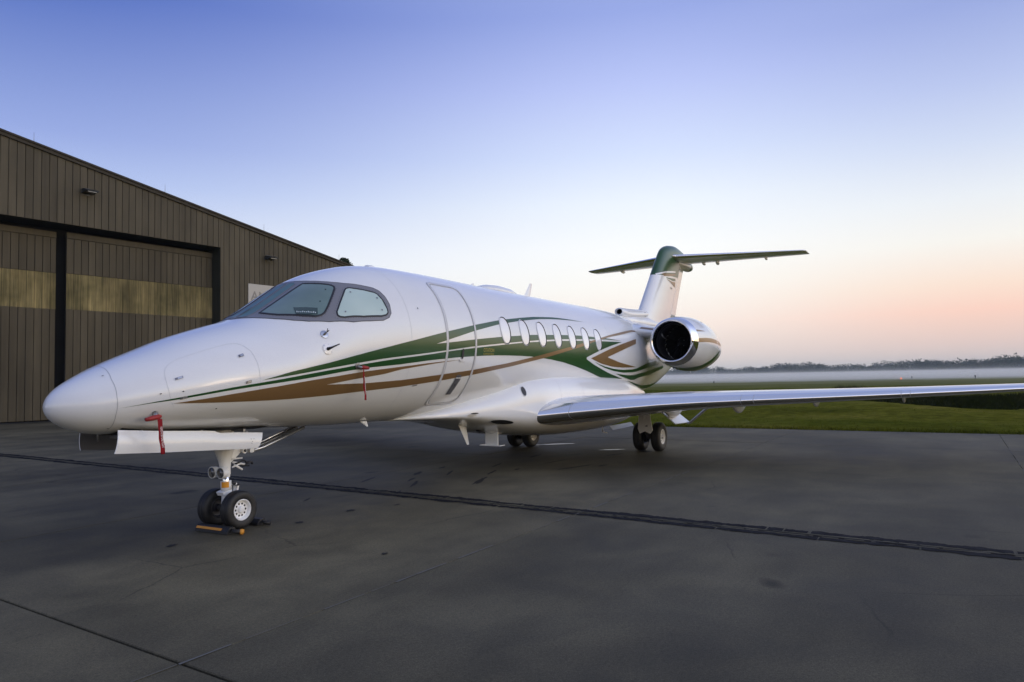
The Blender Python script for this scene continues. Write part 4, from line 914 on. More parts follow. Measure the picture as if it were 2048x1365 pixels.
# ------------------------------------------------------------------ fin, rudder, stabiliser
fLE = curve(np.array([(2.95,15.85),(3.58,16.40),(4.51,17.28),(5.43,18.14),(5.66,18.40),(5.80,18.72),(5.88,19.10),(5.92,19.55)]).T)
fTE = curve(np.array([(2.95,19.25),(3.65,19.72),(4.70,20.42),(5.20,20.76),(5.45,21.05),(5.62,21.25),(5.74,21.0),(5.83,20.65),(5.90,20.2),(5.92,19.8)]).T)
def fin_rows(zs, u0, u1, n=18):
    rows = []
    for z in zs:
        a, c = fLE(z), fTE(z); ch = c-a; t = .30 if z < 3.6 else .30 - .06*(z-3.6)/2
        if z > 5.6: t *= max(.05, 1-((z-5.6)/.33)**2)**.5
        tilt = .10*math.sin(math.pi*min(1, max(0, (z-3.2)/3.0)))
        r = []
        for k in range(2*n):
            g = k/(2*n); u = u0 + (u1-u0)*(.5-.5*math.cos(2*math.pi*g)); s_ = -1 if g < .5 else 1
            yt = 5*(.2969*math.sqrt(max(u,0))-.1260*u-.3516*u*u+.2843*u**3-.1036*u**4)*t*1.6
            if u0 > 0 and u <= u0 + 1e-6: yt *= 1
            r.append(Vector((a+u*ch, s_*max(yt, .004), z + tilt*(u-.05)*ch*.55)))
        rows.append(r)
    return rows
ZG = 4.77
zlow = list(np.linspace(2.95, ZG, 16)); zhigh = list(np.linspace(ZG, 5.6, 12)) + [5.68,5.75,5.81,5.86,5.895,5.92]
fin = MB().grid(fin_rows(zlow, 0, .74), closed_v=True).build('vertical_fin', 'white_paint', jet)
b = MB().grid(fin_rows(zhigh, 0, .74), closed_v=True); k = len(zhigh)-1; b.f.append(tuple(k*36+j for j in range(36))); b.build('fin_cap', 'green_paint', fin)
rud = MB().grid(fin_rows(list(np.linspace(3.45, 5.15, 12)), .746, 1.0), closed_v=True); rud.f.append(tuple(11*36+j for j in range(36))); rud.f.append(tuple(range(36))); rud.build('rudder', 'white_paint', fin)
b = MB().grid(fin_rows([5.3]+zhigh[8:], .744, 1.0), closed_v=True); k = len(zhigh[8:]); b.f.append(tuple(k*36+j for j in range(36))); b.f.append(tuple(range(36))); b.build('fin_cap_rear', 'green_paint', fin)
# tail bullet behind the stabiliser
rows = []
for t in np.linspace(0, 1, 17):
    x = 19.35 + 2.30*t; r_ = (.17 if t < .75 else .17*math.sqrt(max(0.02, 1-((t-.75)/.255)**2))) * min(1, .4+t*3)
    rows.append([Vector((x, r_*.95*math.cos(g), 5.42 + .02*t + r_*1.0*math.sin(g))) for g in np.linspace(0, 2*math.pi, 25)[:-1]])
b = MB().grid(rows[:13], closed_v=True); b.f.append(tuple(range(24))); b.build('tail_bullet', 'white_paint', fin)
b = MB().grid(rows[12:], closed_v=True); b.f.append(tuple(4*24+j for j in range(24))); b.build('bullet_cap', 'green_paint', fin)
# livery flash on the fin
def fin_y(x, z):
    a, c = fLE(z), fTE(z); u = (x-a)/(c-a); t = .30 if z < 3.6 else .30-.06*(z-3.6)/2; u = min(max(u, 0.01), 1)
    return 5*(.2969*math.sqrt(u)-.1260*u-.3516*u*u+.2843*u**3-.1036*u**4)*t*1.6
def fin_flash(name, U, L, material, off):
    for sgn in (-1, 1):
        rws = []
        for (xa, za), (xb, zb) in zip(U, L):
            rws.append([Vector((xa+(xb-xa)*t, sgn*(fin_y(xa+(xb-xa)*t, za+(zb-za)*t)+off), za+(zb-za)*t)) for t in np.linspace(0, 1, 4)])
        o = MB().grid(rws).build(name, material, fin)
        if sum(p.normal.y for p in o.data.polygons)*sgn < 0: o.data.flip_normals()
def resamp(P, n=12):
    P = np.array(P); d = np.r_[0, np.cumsum(np.hypot(*np.diff(P, axis=0).T))]; s_ = np.linspace(0, d[-1], n)
    return list(zip(np.interp(s_, d, P[:,0]), np.interp(s_, d, P[:,1])))
fin_flash('green_flash', resamp([(17.58,4.80),(18.2,4.93),(19.25,5.05)]), resamp([(17.58,4.76),(18.2,4.88),(19.25,5.0)]), 'white_paint', .006)
fin_flash('tan_flash', resamp([(17.85,4.83),(18.4,4.88),(19.25,4.96)]), resamp([(18.05,4.76),(18.5,4.80),(19.25,4.92)]), 'tan_paint', .005)
fin_flash('green_flash', resamp([(18.2,4.74),(18.7,4.765),(19.27,4.81)]), resamp([(18.22,4.715),(18.9,4.70),(19.27,4.73)]), 'green_paint', .005)
fin_flash('tan_flash', resamp([(18.22,4.69),(18.8,4.665),(19.26,4.69)]), resamp([(18.30,4.67),(18.9,4.58),(19.26,4.52)]), 'tan_paint', .005)
fin_flash('fin_marking', resamp([(18.62,4.47),(18.85,4.47)], 4), resamp([(18.66,4.42),(18.80,4.42)], 4), 'hatch_grey', .005)

def stab(side):
    ST = [(.04,18.98,2.10,5.515,.10),(.25,19.12,2.02,5.52,.10),(1.2,19.70,1.73,5.555,.095),(2.4,20.45,1.37,5.60,.09),(3.6,21.19,1.02,5.645,.085),(3.78,21.31,.95,5.652,.075),(3.84,21.42,.80,5.655,.04)]
    rows = []
    for y, xl, ch, zl, tc in ST: rows.append([Vector((xl+u*ch, side*y, zl + (v-.06*u*(1-u)*.9)*tc*ch)) for u, v, s_ in AF])
    R2 = []
    for a, c in zip(rows[:-1], rows[1:]):
        for t in (0, .33, .67): R2.append([p.lerp(q, t) for p, q in zip(a, c)])
    R2.append(rows[-1])
    le = [j for j, (u, v, s_) in enumerate(AF) if u < .06]; lo, hi = min(le), max(le)
    b_ = MB().grid([r[hi:]+r[:lo+1] for r in R2]); b_.add([tuple(p) for p in R2[-1]], [tuple(range(len(AF)))])
    s_o = b_.build('stabilizer', 'white_paint', jet)
    MB().grid([r[lo:hi+1] for r in R2]).build('leading_edge', 'chrome', s_o)
    for yy, rr in ((.62,.05),(1.05,.075),(2.55,.05)):
        t = (yy-.04)/3.8; xt = 21.05 + (22.22-21.05)*t; z = 5.50 + .14*t
        rws = []
        for i in range(9):
            q = i/8; r_ = rr*math.sin(math.pi*min(1, .06+q*.9)); rws.append([Vector((xt-.42+.5*q, side*yy+r_*.7*math.cos(g), z-.035+r_*1.2*math.sin(g))) for g in np.linspace(0, 2*math.pi, 13)[:-1]])
        MB().grid(rws, closed_v=True).build('hinge_fairing', 'white_paint', s_o)
    # root cuff
    rws = []
    for i in range(13):
        q = i/12; k_ = math.sqrt(max(.01, 1-(2*q-1)**2)); rws.append([Vector((18.95+1.35*q, side*(.17+.14*k_*math.cos(g)), 5.515+.02*q+.105*k_*math.sin(g))) for g in np.linspace(0, 2*math.pi, 21)[:-1]])
    MB().grid(rws, closed_v=True).build('root_cuff', 'silver', s_o)
    return s_o
stab(-1); stab(1)

# dorsal air scoop running back into the fin
def loft_x(name, table, material, parent, n=28, cap0=True, cap1=True):
    rws = [[Vector((x, w*math.cos(g), z+h*math.sin(g))) for g in np.linspace(0, 2*math.pi, n+1)[:-1]] for x, z, w, h in table]
    b_ = MB().grid(rws, closed_v=True)
    if cap0: b_.f.append(tuple(range(n)))
    if cap1: b_.f.append(tuple((len(rws)-1)*n+j for j in range(n)))
    return b_.build_edge(name, material, parent, 50)
sc_o = loft_x('air_scoop', [(15.05,3.445,.085,.065),(14.76,3.445,.09,.068),(14.72,3.445,.10,.080),(14.73,3.445,.118,.100),(14.82,3.435,.138,.120),(15.2,3.40,.165,.16),(15.8,3.42,.18,.165),(16.6,3.48,.18,.15),(17.4,3.5,.15,.12),(18.2,3.45,.12,.1)], 'white_paint', jet, cap0=False)
loft_x('scoop_duct', [(14.80,3.445,.0895,.0675),(15.02,3.445,.084,.064)], 'black', sc_o, cap0=False)
loft_x('dorsal_fairing', [(14.72,3.20,.02,.02),(14.9,3.24,.09,.10),(15.4,3.22,.20,.19),(16.5,3.20,.27,.24),(18,3.15,.27,.24),(19.4,3.05,.2,.18),(19.9,2.98,.05,.05)], 'white_paint', jet)
MB().box((16.28,-.172,3.40),(16.35,-.165,3.52)).build('drain_slot', 'gasket', sc_o, smooth=False)

# ------------------------------------------------------------------ engines
NC = curve(np.array([(13.2,2.53),(14,2.505),(15,2.455),(17.0,2.39)]).T)
N_R = curve(np.array([(13.3,.500),(13.32,.522),(13.36,.543),(13.5,.582),(14,.645),(14.5,.675),(15.0,.655),(15.5,.588),(16.0,.495),(16.35,.42)]).T)
def nac_pt(x, r, g, side): return Vector((x, side*(1.88 + r*math.cos(g)), NC(x) + r*math.sin(g)))
def revolve(name, prof, material, parent, side, n=64):
    b_ = MB().grid([[nac_pt(x, r, 2*math.pi*j/n, side) for j in range(n)] for x, r in prof], closed_v=True)
    return b_.build(name, material, parent)
def engine(side):
    nac = revolve('engine_nacelle', [(x, N_R(x)) for x in np.linspace(13.56, 16.35, 34)] + [(16.35,.39),(16.1,.40)], 'white_paint', jet, side)
    lip = [(13.56, N_R(13.56))] + [(x, N_R(x)) for x in (13.5,13.43,13.36,13.32,13.305)] + [(13.30,.498),(13.31,.478),(13.34,.462),(13.40,.450),(13.52,.444)]
    revolve('intake_lip', lip, 'lip_chrome', nac, side)
    revolve('intake_duct', [(13.52,.444),(13.7,.446),(14.0,.455),(14.25,.462)], 'dark_metal', nac, side)
    revolve('duct_ring', [(13.63,.4445),(13.64,.436),(13.70,.436),(13.71,.4445)], 'dark_metal', nac, side)
    revolve('fan_back', [(14.36,.462),(14.36,.30),(14.36,.02)], 'black', nac, side, 32)
    revolve('spinner', [(13.98,.005),(14.0,.03),(14.06,.075),(14.15,.125),(14.25,.16),(14.3,.165)], 'fan_metal', nac, side, 24)
    c0 = nac_pt(14.05, 0, 0, side)
    for k_ in range(4):
        g = k_*math.pi/2 + .7; q = nac_pt(14.10, .098, g, side); MB().tube([q, q+Vector((-.012,0,0))], .006, 6).build('spinner_bolt', 'print_white', nac)
    for k_ in range(24):
        g = 2*math.pi*k_/24; rws = []
        for i in range(7):
            r_ = .155 + (.455-.155)*i/6; tw = R_(30 + 32*i/6); cw = (.075 + .035*i/6)/2; ga = g + .18*(i/6)**2
            e = Vector((-math.cos(tw), 0, 0)); p = nac_pt(14.24, r_, ga, side); ct = Vector((0, -side*math.sin(ga), math.cos(ga)))
            rws.append([p + (e*1 + ct*math.sin(tw))*cw*t for t in (-1, 0, 1)])
        MB().grid(rws).build('fan_blade', 'fan_metal', nac)
    revolve('exhaust_cone', [(15.9,.28),(16.3,.25),(16.7,.12),(16.85,.01)], 'dull_metal', nac, side, 32)
    # livery on the cowl
    def cow(name, U, L, material, off):
        U, L = resamp(U, 18), resamp(L, 18); rws = []
        for (xa, ga), (xb, gb) in zip(U, L):
            rws.append([nac_pt(xa+(xb-xa)*t, N_R(xa+(xb-xa)*t)+off, R_(ga+(gb-ga)*t), side) for t in np.linspace(0, 1, 6)])
        o = MB().grid(rws).build(name, material, nac)
        if sum(p.normal.dot(p.center - Vector((p.center.x, side*1.88, NC(p.center.x)))) for p in o.data.polygons) < 0: o.data.flip_normals()
    cow('tan_stripe', [(13.57,5),(14.0,8),(14.5,9.5),(15.9,10)], [(13.57,-4),(14.0,-1),(14.5,1),(15.9,2)], 'tan_paint', .0035)
    cow('tan_stripe', [(13.57,26),(13.8,25),(14.1,23.5)], [(13.57,21.5),(13.8,22),(14.1,23)], 'tan_paint', .0035)
    cow('green_stripe', [(13.58,-128),(13.75,-105),(13.92,-82),(14.15,-66),(14.39,-55),(14.76,-37),(15.1,-22),(15.5,-12)], [(13.95,-128),(14.1,-108),(14.4,-88),(14.7,-65),(15.02,-47),(15.3,-28),(15.5,-18),(15.7,-11)], 'green_paint', .0035)
    cow('green_stripe', [(14.2,-128),(14.45,-105),(14.8,-85),(15.05,-72),(15.24,-54),(15.7,-30)], [(14.9,-128),(15.1,-105),(15.4,-85),(15.55,-70),(15.65,-52),(15.9,-30)], 'green_paint', .0035)
    for x, g in ((13.86,-118),(14.9,-28),(14.95,-30),(14.75,-45),(14.8,-47),(14.45,52)):
        q = nac_pt(x, N_R(x)-.004, R_(g), side); nn = (q - Vector((x, side*1.88, NC(x)))).normalized(); MB().tube([q, q+nn*.010], .014, 8).build('cowl_latch', 'gasket', nac)
    q = nac_pt(13.85, N_R(13.85)-.01, R_(-100), side); MB().lathe([(0,.05),(.02,.045),(.028,.03)], (q.x, q.y, q.z-.03), 'z', 16).build('oil_port', 'dark_metal', nac)
    q = nac_pt(15.0, N_R(15.0), R_(-95), side); MB().tube([q+Vector((0,0,.02)), q+Vector((.02,0,-.06))], [.012,.006], 8).build('drain_mast', 'white_metal', nac)
    # pylon
    rws = []
    for y in np.linspace(.70, 1.50, 12):
        f_ = (y-.70)/.8; xl = 13.35 + .45*f_; ch = 4.2 - 1.6*f_; t_ = .30 + .14*(1-f_)**2
        rws.append([Vector((xl+u*ch, side*y, 2.85 - .10*f_ + v*t_*1.0 - .054*u*(1-u)*t_)) for u, v, s_ in AF])
    MB().grid(rws, closed_v=True).build('pylon', 'white_paint', jet)
engine(-1); engine(1)
ribs = []
# tan band running out over the pylon leading edge
def pylon_band(side):
    rws = []
    for y in np.linspace(1.0, 1.36, 8):
        f_ = (y-.70)/.8; xl = 13.35+.45*f_; t_ = .30+.14*(1-f_)**2; ch = 4.2-1.6*f_
        row = []
        for j, (u, v, s_) in enumerate(AF):
            if s_ > 0 and .004 < u < .06: row.append(Vector((xl+u*ch-.002, side*y, 2.85-.10*f_+v*t_+.004)))
        rws.append(row)
    o = MB().grid(rws).build('tan_band', 'tan_paint', fuselage)
    if sum(p.normal.z for p in o.data.polygons) < 0: o.data.flip_normals()
pylon_band(-1); pylon_band(1)

# ------------------------------------------------------------------ landing gear
def wheel(parent, x, y, r, w, rim_r, face, n_hole=10, name='wheel'):
    """wheel standing on the ground; face = side (sign of y) that shows the dished rim"""
    wobj = bpy.data.objects.new(name, None); COL.objects.link(wobj); wobj.parent = parent; wobj.location = (x, y, r); wobj.empty_display_size = .1
    h = w/2
    MB().lathe([(-h*.80,rim_r*.98),(-h*.95,rim_r*1.10),(-h,r*.80),(-h*.93,r*.90),(-h*.72,r*.97),(-h*.42,r*.997),(-h*.36,r*.985),(-h*.30,r),(-.02*h,r*1.0),(0,r*.988),(.02*h,r*1.0),(h*.30,r),(h*.36,r*.985),(h*.42,r*.997),(h*.72,r*.97),(h*.93,r*.90),(h,r*.80),(h*.95,rim_r*1.10),(h*.80,rim_r*.98)], axis='y', n=56).build('tyre', 'rubber', wobj)
    for f_ in (face, -face):
        b_ = MB(); b_.lathe([(f_*h*.80,rim_r*.99),(f_*h*.86,rim_r*1.03),(f_*h*.90,rim_r*.97),(f_*h*.80,rim_r*.88),(f_*h*.45,rim_r*.80),(f_*h*.40,rim_r*.72),(f_*h*.46,rim_r*.38),(f_*h*.52,rim_r*.36),(f_*h*.80,rim_r*.30),(f_*h*.85,rim_r*.24),(f_*h*.86,0.001)], axis='y', n=44)
        b_.build_edge('rim' if f_ == face else 'brake_side', 'white_metal' if f_ == face else 'dark_metal', wobj, 40)
    for k_ in range(n_hole):
        g = 2*math.pi*k_/n_hole; q = Vector((math.cos(g)*rim_r*.58, 0, math.sin(g)*rim_r*.58))
        f_ = face; MB().tube([q+Vector((0,f_*h*.38,0)), q+Vector((0,f_*h*.445,0))], rim_r*.10, 8).build('vent_hole', 'black', wobj)
    return wobj

ng = bpy.data.objects.new('nose_gear', None); COL.objects.link(ng); ng.parent = jet; ng.location = (0,0,0)
wheel(jet, 2.14, -.20, .222, .16, .120, -1); wheel(jet, 2.14, .20, .222, .16, .120, 1)
MB().tube([(2.14,-.19,.222),(2.14,.19,.222)], .035, 14).build('axle', 'dull_metal', ng)
MB().tube([(2.14,0,.16),(2.138,0,.222),(2.135,0,.34),(2.13,0,.44)], [.05,.07,.06,.06], 16).build('axle_fork', 'white_metal', ng)
MB().tube([(2.13,0,.40),(2.115,0,.66)], .038, 18).build('piston', 'lip_chrome', ng)
MB().tube([(2.126,0,.44),(2.122,0,.545)], .062, 18).build('steering_collar', 'white_metal', ng)
MB().grid([[(2.124+.0645*math.cos(a), .0645*math.sin(a), z) for a in np.linspace(R_(180), R_(262), 8)] for z in (.472,.538)]).build('orange_band', 'orange', ng)
MB().tube([(2.117,0,.62),(2.112,0,.70),(2.105,0,.78),(2.095,0,.93),(2.08,0,1.25)], [.058,.062,.07,.115,.12], 20).build('strut', 'white_metal', ng)
b = MB()                                              # trunnion web and arms
b.add([(2.05,-.035,.93),(2.36,-.035,.93),(2.30,-.035,.86),(2.17,-.035,.76),(2.05,.035,.93),(2.36,.035,.93),(2.30,.035,.86),(2.17,.035,.76)], [(0,1,2,3),(7,6,5,4),(0,4,5,1),(1,5,6,2),(2,6,7,3),(3,7,4,0)])
b.tube([(2.34,-.07,.885),(2.34,.07,.885)], .035, 14)
b.build_edge('trunnion', 'white_metal', ng)
MB().tube([(2.34,-.085,.885),(2.34,-.07,.885)], .016, 10).build('trunnion_pin', 'dark_metal', ng)
for y in (-.065, .065):                               # drag brace running up and aft
    MB().tube([(2.42,y,.865),(2.62,y,.90),(3.30,y,1.10)], [.018,.024,.022], 10).build('drag_brace', 'silver', ng)
MB().tube([(2.45,-.03,.915),(3.22,-.03,1.13)], .016, 10).build('actuator', 'dark_metal', ng)
MB().tube([(2.50,-.05,.935),(3.15,-.05,1.135)], .010, 8).build('actuator_rod', 'lip_chrome', ng)
MB().box((2.40,-.09,.855),(2.46,.09,.91)).build('brace_lug', 'white_metal', ng, smooth=False)
for (x0_, z0_, x1_, z1_, r_) in ((2.16,.80,2.30,.80,.010),(2.18,.76,2.34,.72,.012),(2.20,.73,2.30,.66,.014),(2.17,.70,2.27,.735,.010)):
    MB().tube([(x0_,-.05,z0_),(x1_,-.07,z1_)], r_, 8).build('link', 'white_metal', ng)
b = MB(); b.tube([(2.20,-.06,.74)] + [(2.30+.05*math.cos(a), -.08, .735+.035*math.sin(a)) for a in np.linspace(2.6, -2.2, 12)] + [(2.40,-.07,.70)], .009, 8); b.build('hose', 'black', ng)
MB().tube([(2.36,-.08,.735),(2.43,-.08,.745),(2.44,-.08,.715)], .014, 8).build('hose_end', 'dark_metal', ng)
MB().tube([(2.14,.10,.80),(2.14,.10,.70)], .02, 8).build('cable_clip', 'dark_metal', ng)
for y in (-.075, .075):                               # two taxi lamps
    c = Vector((2.02, y, .655)); dv = Vector((-1, 0, -.05)).normalized()
    MB().tube([c+dv*-.06, c+dv*-.03, c+dv*.03], [.035,.066,.068], 20, caps=True).build('taxi_lamp', 'white_metal', ng)
    MB().tube([c+dv*.026, c+dv*.034], .060, 20).build('lamp_glass', 'lamp_lens', ng)
    MB().lathe([(-.006,.060),(-.006,.069),(.004,.069),(.004,.060)], (c.x-.032, c.y, c.z), 'x', 20).build('lamp_bezel', 'white_metal', ng)
MB().box((2.05,-.10,.60),(2.10,.10,.71)).build('lamp_bracket', 'white_metal', ng, smooth=False)
b = MB(); b.tube([(2.17,-.03,.51),(2.27,-.03,.49),(2.25,-.02,.35),(2.16,-.02,.28)], [.02,.018,.018,.02], 8); b.tube([(2.17,.03,.51),(2.27,.03,.49),(2.25,.02,.35),(2.16,.02,.28)], [.02,.018,.018,.02], 8); b.build('torque_link', 'white_metal', ng)
MB().tube([(2.19,-.07,.515),(2.19,.07,.515)], .022, 10).build('torque_pin', 'dark_metal', ng)
MB().tube([(2.26,-.05,.49),(2.26,.05,.49)], .018, 10).build('torque_pin', 'dark_metal', ng)
b = MB(); b.add([(2.03,-.06,.42),(2.10,-.07,.44),(2.12,-.065,.37),(2.05,-.055,.38),(2.03,.06,.42),(2.10,.07,.44),(2.12,.065,.37),(2.05,.055,.38)], [(0,1,2,3),(7,6,5,4),(0,4,5,1),(1,5,6,2),(2,6,7,3),(3,7,4,0)]); b.build_edge('tow_fitting', 'white_metal', ng)
MB().lathe([(-.012,.0465),(.012,.0465)], (2.137,0,.275), 'z', 16).build('placard_band', 'black', ng)

# nose gear doors: thin curved panels hanging from the bay edges
def gear_door(side):
    top = [(.545,1.262),(1.0,1.222),(1.64,1.178),(1.71,1.150),(2.0,1.135),(2.32,1.11)];  bot = [(.50,1.035),(1.0,1.0),(1.6,.968),(1.69,.963),(2.0,.945),(2.235,.932)]
    if side > 0: top[0] = (.63, 1.255); bot[0] = (.64, 1.03)
    rws = []; t_ = .012
    for (xa, za), (xb, zb) in zip(resamp(top, 22), resamp(bot, 22)):
        fr = [Vector((xa+(xb-xa)*q, side*(.40 + .035*math.sin(math.pi*q*.8)), za+(zb-za)*q)) for q in np.linspace(0, 1, 6)]
        bk_ = [p - Vector((0, side*t_, 0)) for p in fr[::-1]]
        rws.append(fr + bk_)
    b_ = MB().grid(rws, closed_v=True); b_.f.append(tuple(range(12))); b_.f.append(tuple(21*12+j for j in range(12)))
    d_ = b_.build_edge('nose_gear_door', ['white_paint', 'hatch_grey'], jet, 40)
    for p in d_.data.polygons:
        if p.normal.y*side < -.5: p.material_index = 1  # inner faces grey: the shadow inside the door is put into the colour
    for x in (.8, 1.5, 2.1): MB().tube([(x, side*.385, 1.30 - .07*x), (x, side*.37, 1.16 - .06*x)], .012, 8).build('door_link', 'dull_metal', d_)
    for (x, z) in ((2.12,1.05),(2.16,1.05),(2.14,1.02),(2.13,1.0)): MB().tube([(x, side*.4385, z), (x, side*.4415, z)], .004, 6).build('door_screw', 'gasket', d_)
gear_door(-1); gear_door(1)
# wheel bay between the doors: a black panel just below the skin stands for its shade, with frames
bay = MB(); rws = [[Vector((x, y, cB(x) + (cT(x)-cB(x))/2*(1-math.sqrt(max(0, 1-(y/cW(x))**2))) - .006)) for y in np.linspace(-.34, .34, 12)] for x in np.linspace(.62, 2.45, 24)]
bay.grid(rws); bo = bay.build('gear_bay', 'black', jet)
for x in (.9, 1.3, 1.7, 2.1): MB().box((x,-.33,1.135),(x+.03,.33,1.165)).build('bay_frame', 'dull_metal', bo, smooth=False)

def main_gear(side):
    g_ = bpy.data.objects.new('main_gear', None); COL.objects.link(g_); g_.parent = jet
    y0 = side*1.66
    wheel(jet, 12.28, side*1.44, .325, .21, .165, -side); wheel(jet, 12.28, side*1.86, .325, .21, .165, side)
    MB().tube([(12.28,side*1.36,.325),(12.28,side*1.95,.325)], .05, 14).build('axle', 'dull_metal', g_)
    MB().tube([(11.95,y0,1.10),(11.97,y0,.78),(11.98,y0,.62)], [.10,.085,.075], 18).build('leg_strut', 'white_metal', g_)
    b_ = MB(); b_.tube([(11.94,y0,.56),(12.1,y0,.44),(12.28,y0,.325)], [.075,.07,.065], 14); b_.tube([(11.94,y0-.08,.58),(11.94,y0+.08,.58)], .06, 12); b_.build_edge('trailing_link', 'dull_metal', g_)
    MB().tube([(12.2,y0,.40),(12.12,y0,.70),(12.08,y0,.95)], [.035,.045,.05], 12).build('shock_absorber', 'silver', g_)
    MB().tube([(12.14,y0+.06,.42),(12.02,y0+.07,.66),(12.0,y0+.06,.98)], .012, 8).build('brake_hose', 'black', g_)
    for dy in (-.15, .15): MB().lathe([(-.04,.13),(.04,.13),(.05,.1)], (12.28, y0+dy*.6, .325), 'y', 20).build('brake_pack', 'dark_metal', g_)
    # torn-looking mud flap shaped fairing on the leg
    b_ = MB(); b_.add([(11.90,y0-.11,.92),(11.90,y0+.11,.92),(11.89,y0+.15,.52),(11.87,y0+.10,.42),(11.87,y0-.02,.47),(11.87,y0-.14,.42),(11.89,y0-.19,.49),(11.93,y0-.11,.92),(11.93,y0+.11,.92),(11.92,y0+.15,.52),(11.90,y0+.10,.42),(11.90,y0-.02,.47),(11.90,y0-.14,.42),(11.92,y0-.19,.49)],
        [(0,1,2,3,4,5,6),(13,12,11,10,9,8,7)] + [(i,(i+1) % 7,7+(i+1) % 7,7+i) for i in range(7)]); b_.build_edge('leg_shield', 'white_metal', g_)
    # outboard gear door, hinged at the wing and splayed out
    b_ = MB(); A, B_ = (11.75, 1.98, 1.02), (12.75, 2.0, .98); C_, D_ = (12.95, 2.38, .62), (11.95, 2.36, .64)
    q = [Vector((p[0], side*p[1], p[2])) for p in (A, B_, C_, D_)]; nn = (q[1]-q[0]).cross(q[3]-q[0]).normalized()*.02
    b_.add([*q, *[p+nn for p in q]], [(0,1,2,3),(7,6,5,4),(0,4,5,1),(1,5,6,2),(2,6,7,3),(3,7,4,0)]); b_.build_edge('gear_door', 'white_paint', g_)
    b_ = MB(); q = [Vector((12.72, side*2.38, .60)), Vector((12.95, side*2.39, .60)), Vector((13.25, side*2.72, .93)), Vector((13.02, side*2.71, .93))]; nn = (q[1]-q[0]).cross(q[3]-q[0]).normalized()*.02
    b_.add([*q, *[p+nn for p in q]], [(0,1,2,3),(7,6,5,4),(0,4,5,1),(1,5,6,2),(2,6,7,3),(3,7,4,0)]); b_.build_edge('gear_door_flap', 'dull_metal', g_)
    # inboard door edge under the belly
    b_ = MB(); q = [Vector((11.55, side*.95, .60)), Vector((12.9, side*.95, .60)), Vector((12.9, side*1.02, .52)), Vector((11.6, side*1.02, .50))]; b_.add([*q, *[p+Vector((0,.015*side,0)) for p in q]], [(0,1,2,3),(7,6,5,4),(0,4,5,1),(1,5,6,2),(2,6,7,3),(3,7,4,0)]); b_.build_edge('inner_door', 'dull_metal', g_)
    return g_
main_gear(-1); main_gear(1)
MB().tube([(11.2,-.95,.60),(11.1,-1.0,.50),(11.3,-1.02,.46)], [.012,.012,.008], 6).build('belly_drain', 'white_metal', jet)

# ------------------------------------------------------------------ antennas
def blade(name, root_a, root_b, tip_b, tip_a, t, material, parent, y=0.0):
    q = [Vector((p[0], y, p[1])) for p in (root_a, root_b, tip_b, tip_a)]; b_ = MB(); rws = []
    for s_ in (0, .5, 1):
        a, c = q[0].lerp(q[3], s_), q[1].lerp(q[2], s_); tt = t*(1-.5*s_)
        rws.append([a, a.lerp(c,.25)+Vector((0,tt,0)), a.lerp(c,.6)+Vector((0,tt*.9,0)), c, a.lerp(c,.6)-Vector((0,tt*.9,0)), a.lerp(c,.25)-Vector((0,tt,0))])
    b_.grid(rws, closed_v=True); b_.f.append(tuple(12+j for j in range(6))); b_.f.append(tuple(range(6)))
    return b_.build_edge(name, material, parent, 30)
blade('blade_antenna', (9.47,3.37), (9.74,3.37), (9.86,3.69), (9.75,3.69), .02, 'white_paint', jet)
blade('fin_antenna', (7.42,3.39), (7.56,3.39), (7.60,3.46), (7.54,3.47), .012, 'white_paint', jet)
loft_x('satcom_dome', [(7.62,3.38,.02,.01),(7.7,3.385,.13,.045),(7.95,3.39,.2,.09),(8.3,3.385,.22,.115),(8.7,3.38,.21,.10),(8.95,3.375,.14,.06),(9.02,3.37,.02,.01)], 'white_paint', jet)
loft_x('satnav_puck', [(4.62,3.405,.01,.005),(4.635,3.41,.05,.03),(4.70,3.412,.06,.036),(4.77,3.412,.05,.03),(4.785,3.41,.01,.005)], 'white_paint', jet)
loft_x('satnav_puck', [(5.66,3.415,.02,.01),(5.72,3.418,.09,.02),(5.9,3.418,.10,.022),(6.0,3.416,.02,.01)], 'white_paint', jet)
loft_x('roof_bump', [(12.3,3.37,.02,.01),(12.42,3.375,.09,.03),(12.6,3.372,.09,.03),(12.72,3.365,.02,.01)], 'white_paint', jet)
loft_x('roof_bump', [(13.3,3.355,.02,.01),(13.45,3.35,.06,.025),(13.7,3.335,.05,.02),(13.85,3.32,.02,.01)], 'white_paint', jet)
blade('belly_antenna', (6.55,.96), (6.80,.92), (6.90,.57), (6.83,.57), .022, 'white_paint', jet, -.30)
blade('belly_fin', (4.13,1.13), (4.27,1.13), (4.30,1.05), (4.27,1.05), .01, 'white_paint', jet, -.30)
b = MB(); b.box((7.63,-.43,.50),(7.66,-.17,.86)); o = b.build('drain_mast', 'white_paint', jet, smooth=False)
MB().box((7.56,-.52,.485),(7.74,-.09,.50)).build('mast_plate', 'white_paint', o, smooth=False)
loft_x('mast_foot', [(7.42,.83,.03,.03),(7.55,.80,.13,.08),(7.8,.76,.15,.09),(8.05,.72,.05,.04)], 'white_paint', o).location = (0,-.30,0)
loft_x('beacon', [(7.16,.83,.02,.02),(7.2,.82,.05,.05),(7.3,.80,.055,.06),(7.38,.79,.02,.02)], 'dark_metal', jet).location = (0,-.28,0)
text_o = text_obj('maker_lettering', 'CITATION', .086, 'gold_print', jet, (6.20,-1.0695,2.158), (R_(96),0,0), .001, sx=.82)
text_obj('maker_lettering', 'LONGITUDE', .040, 'gold_print', jet, (6.20,-1.0645,2.098), (R_(96),0,0), .001, sx=1.42)

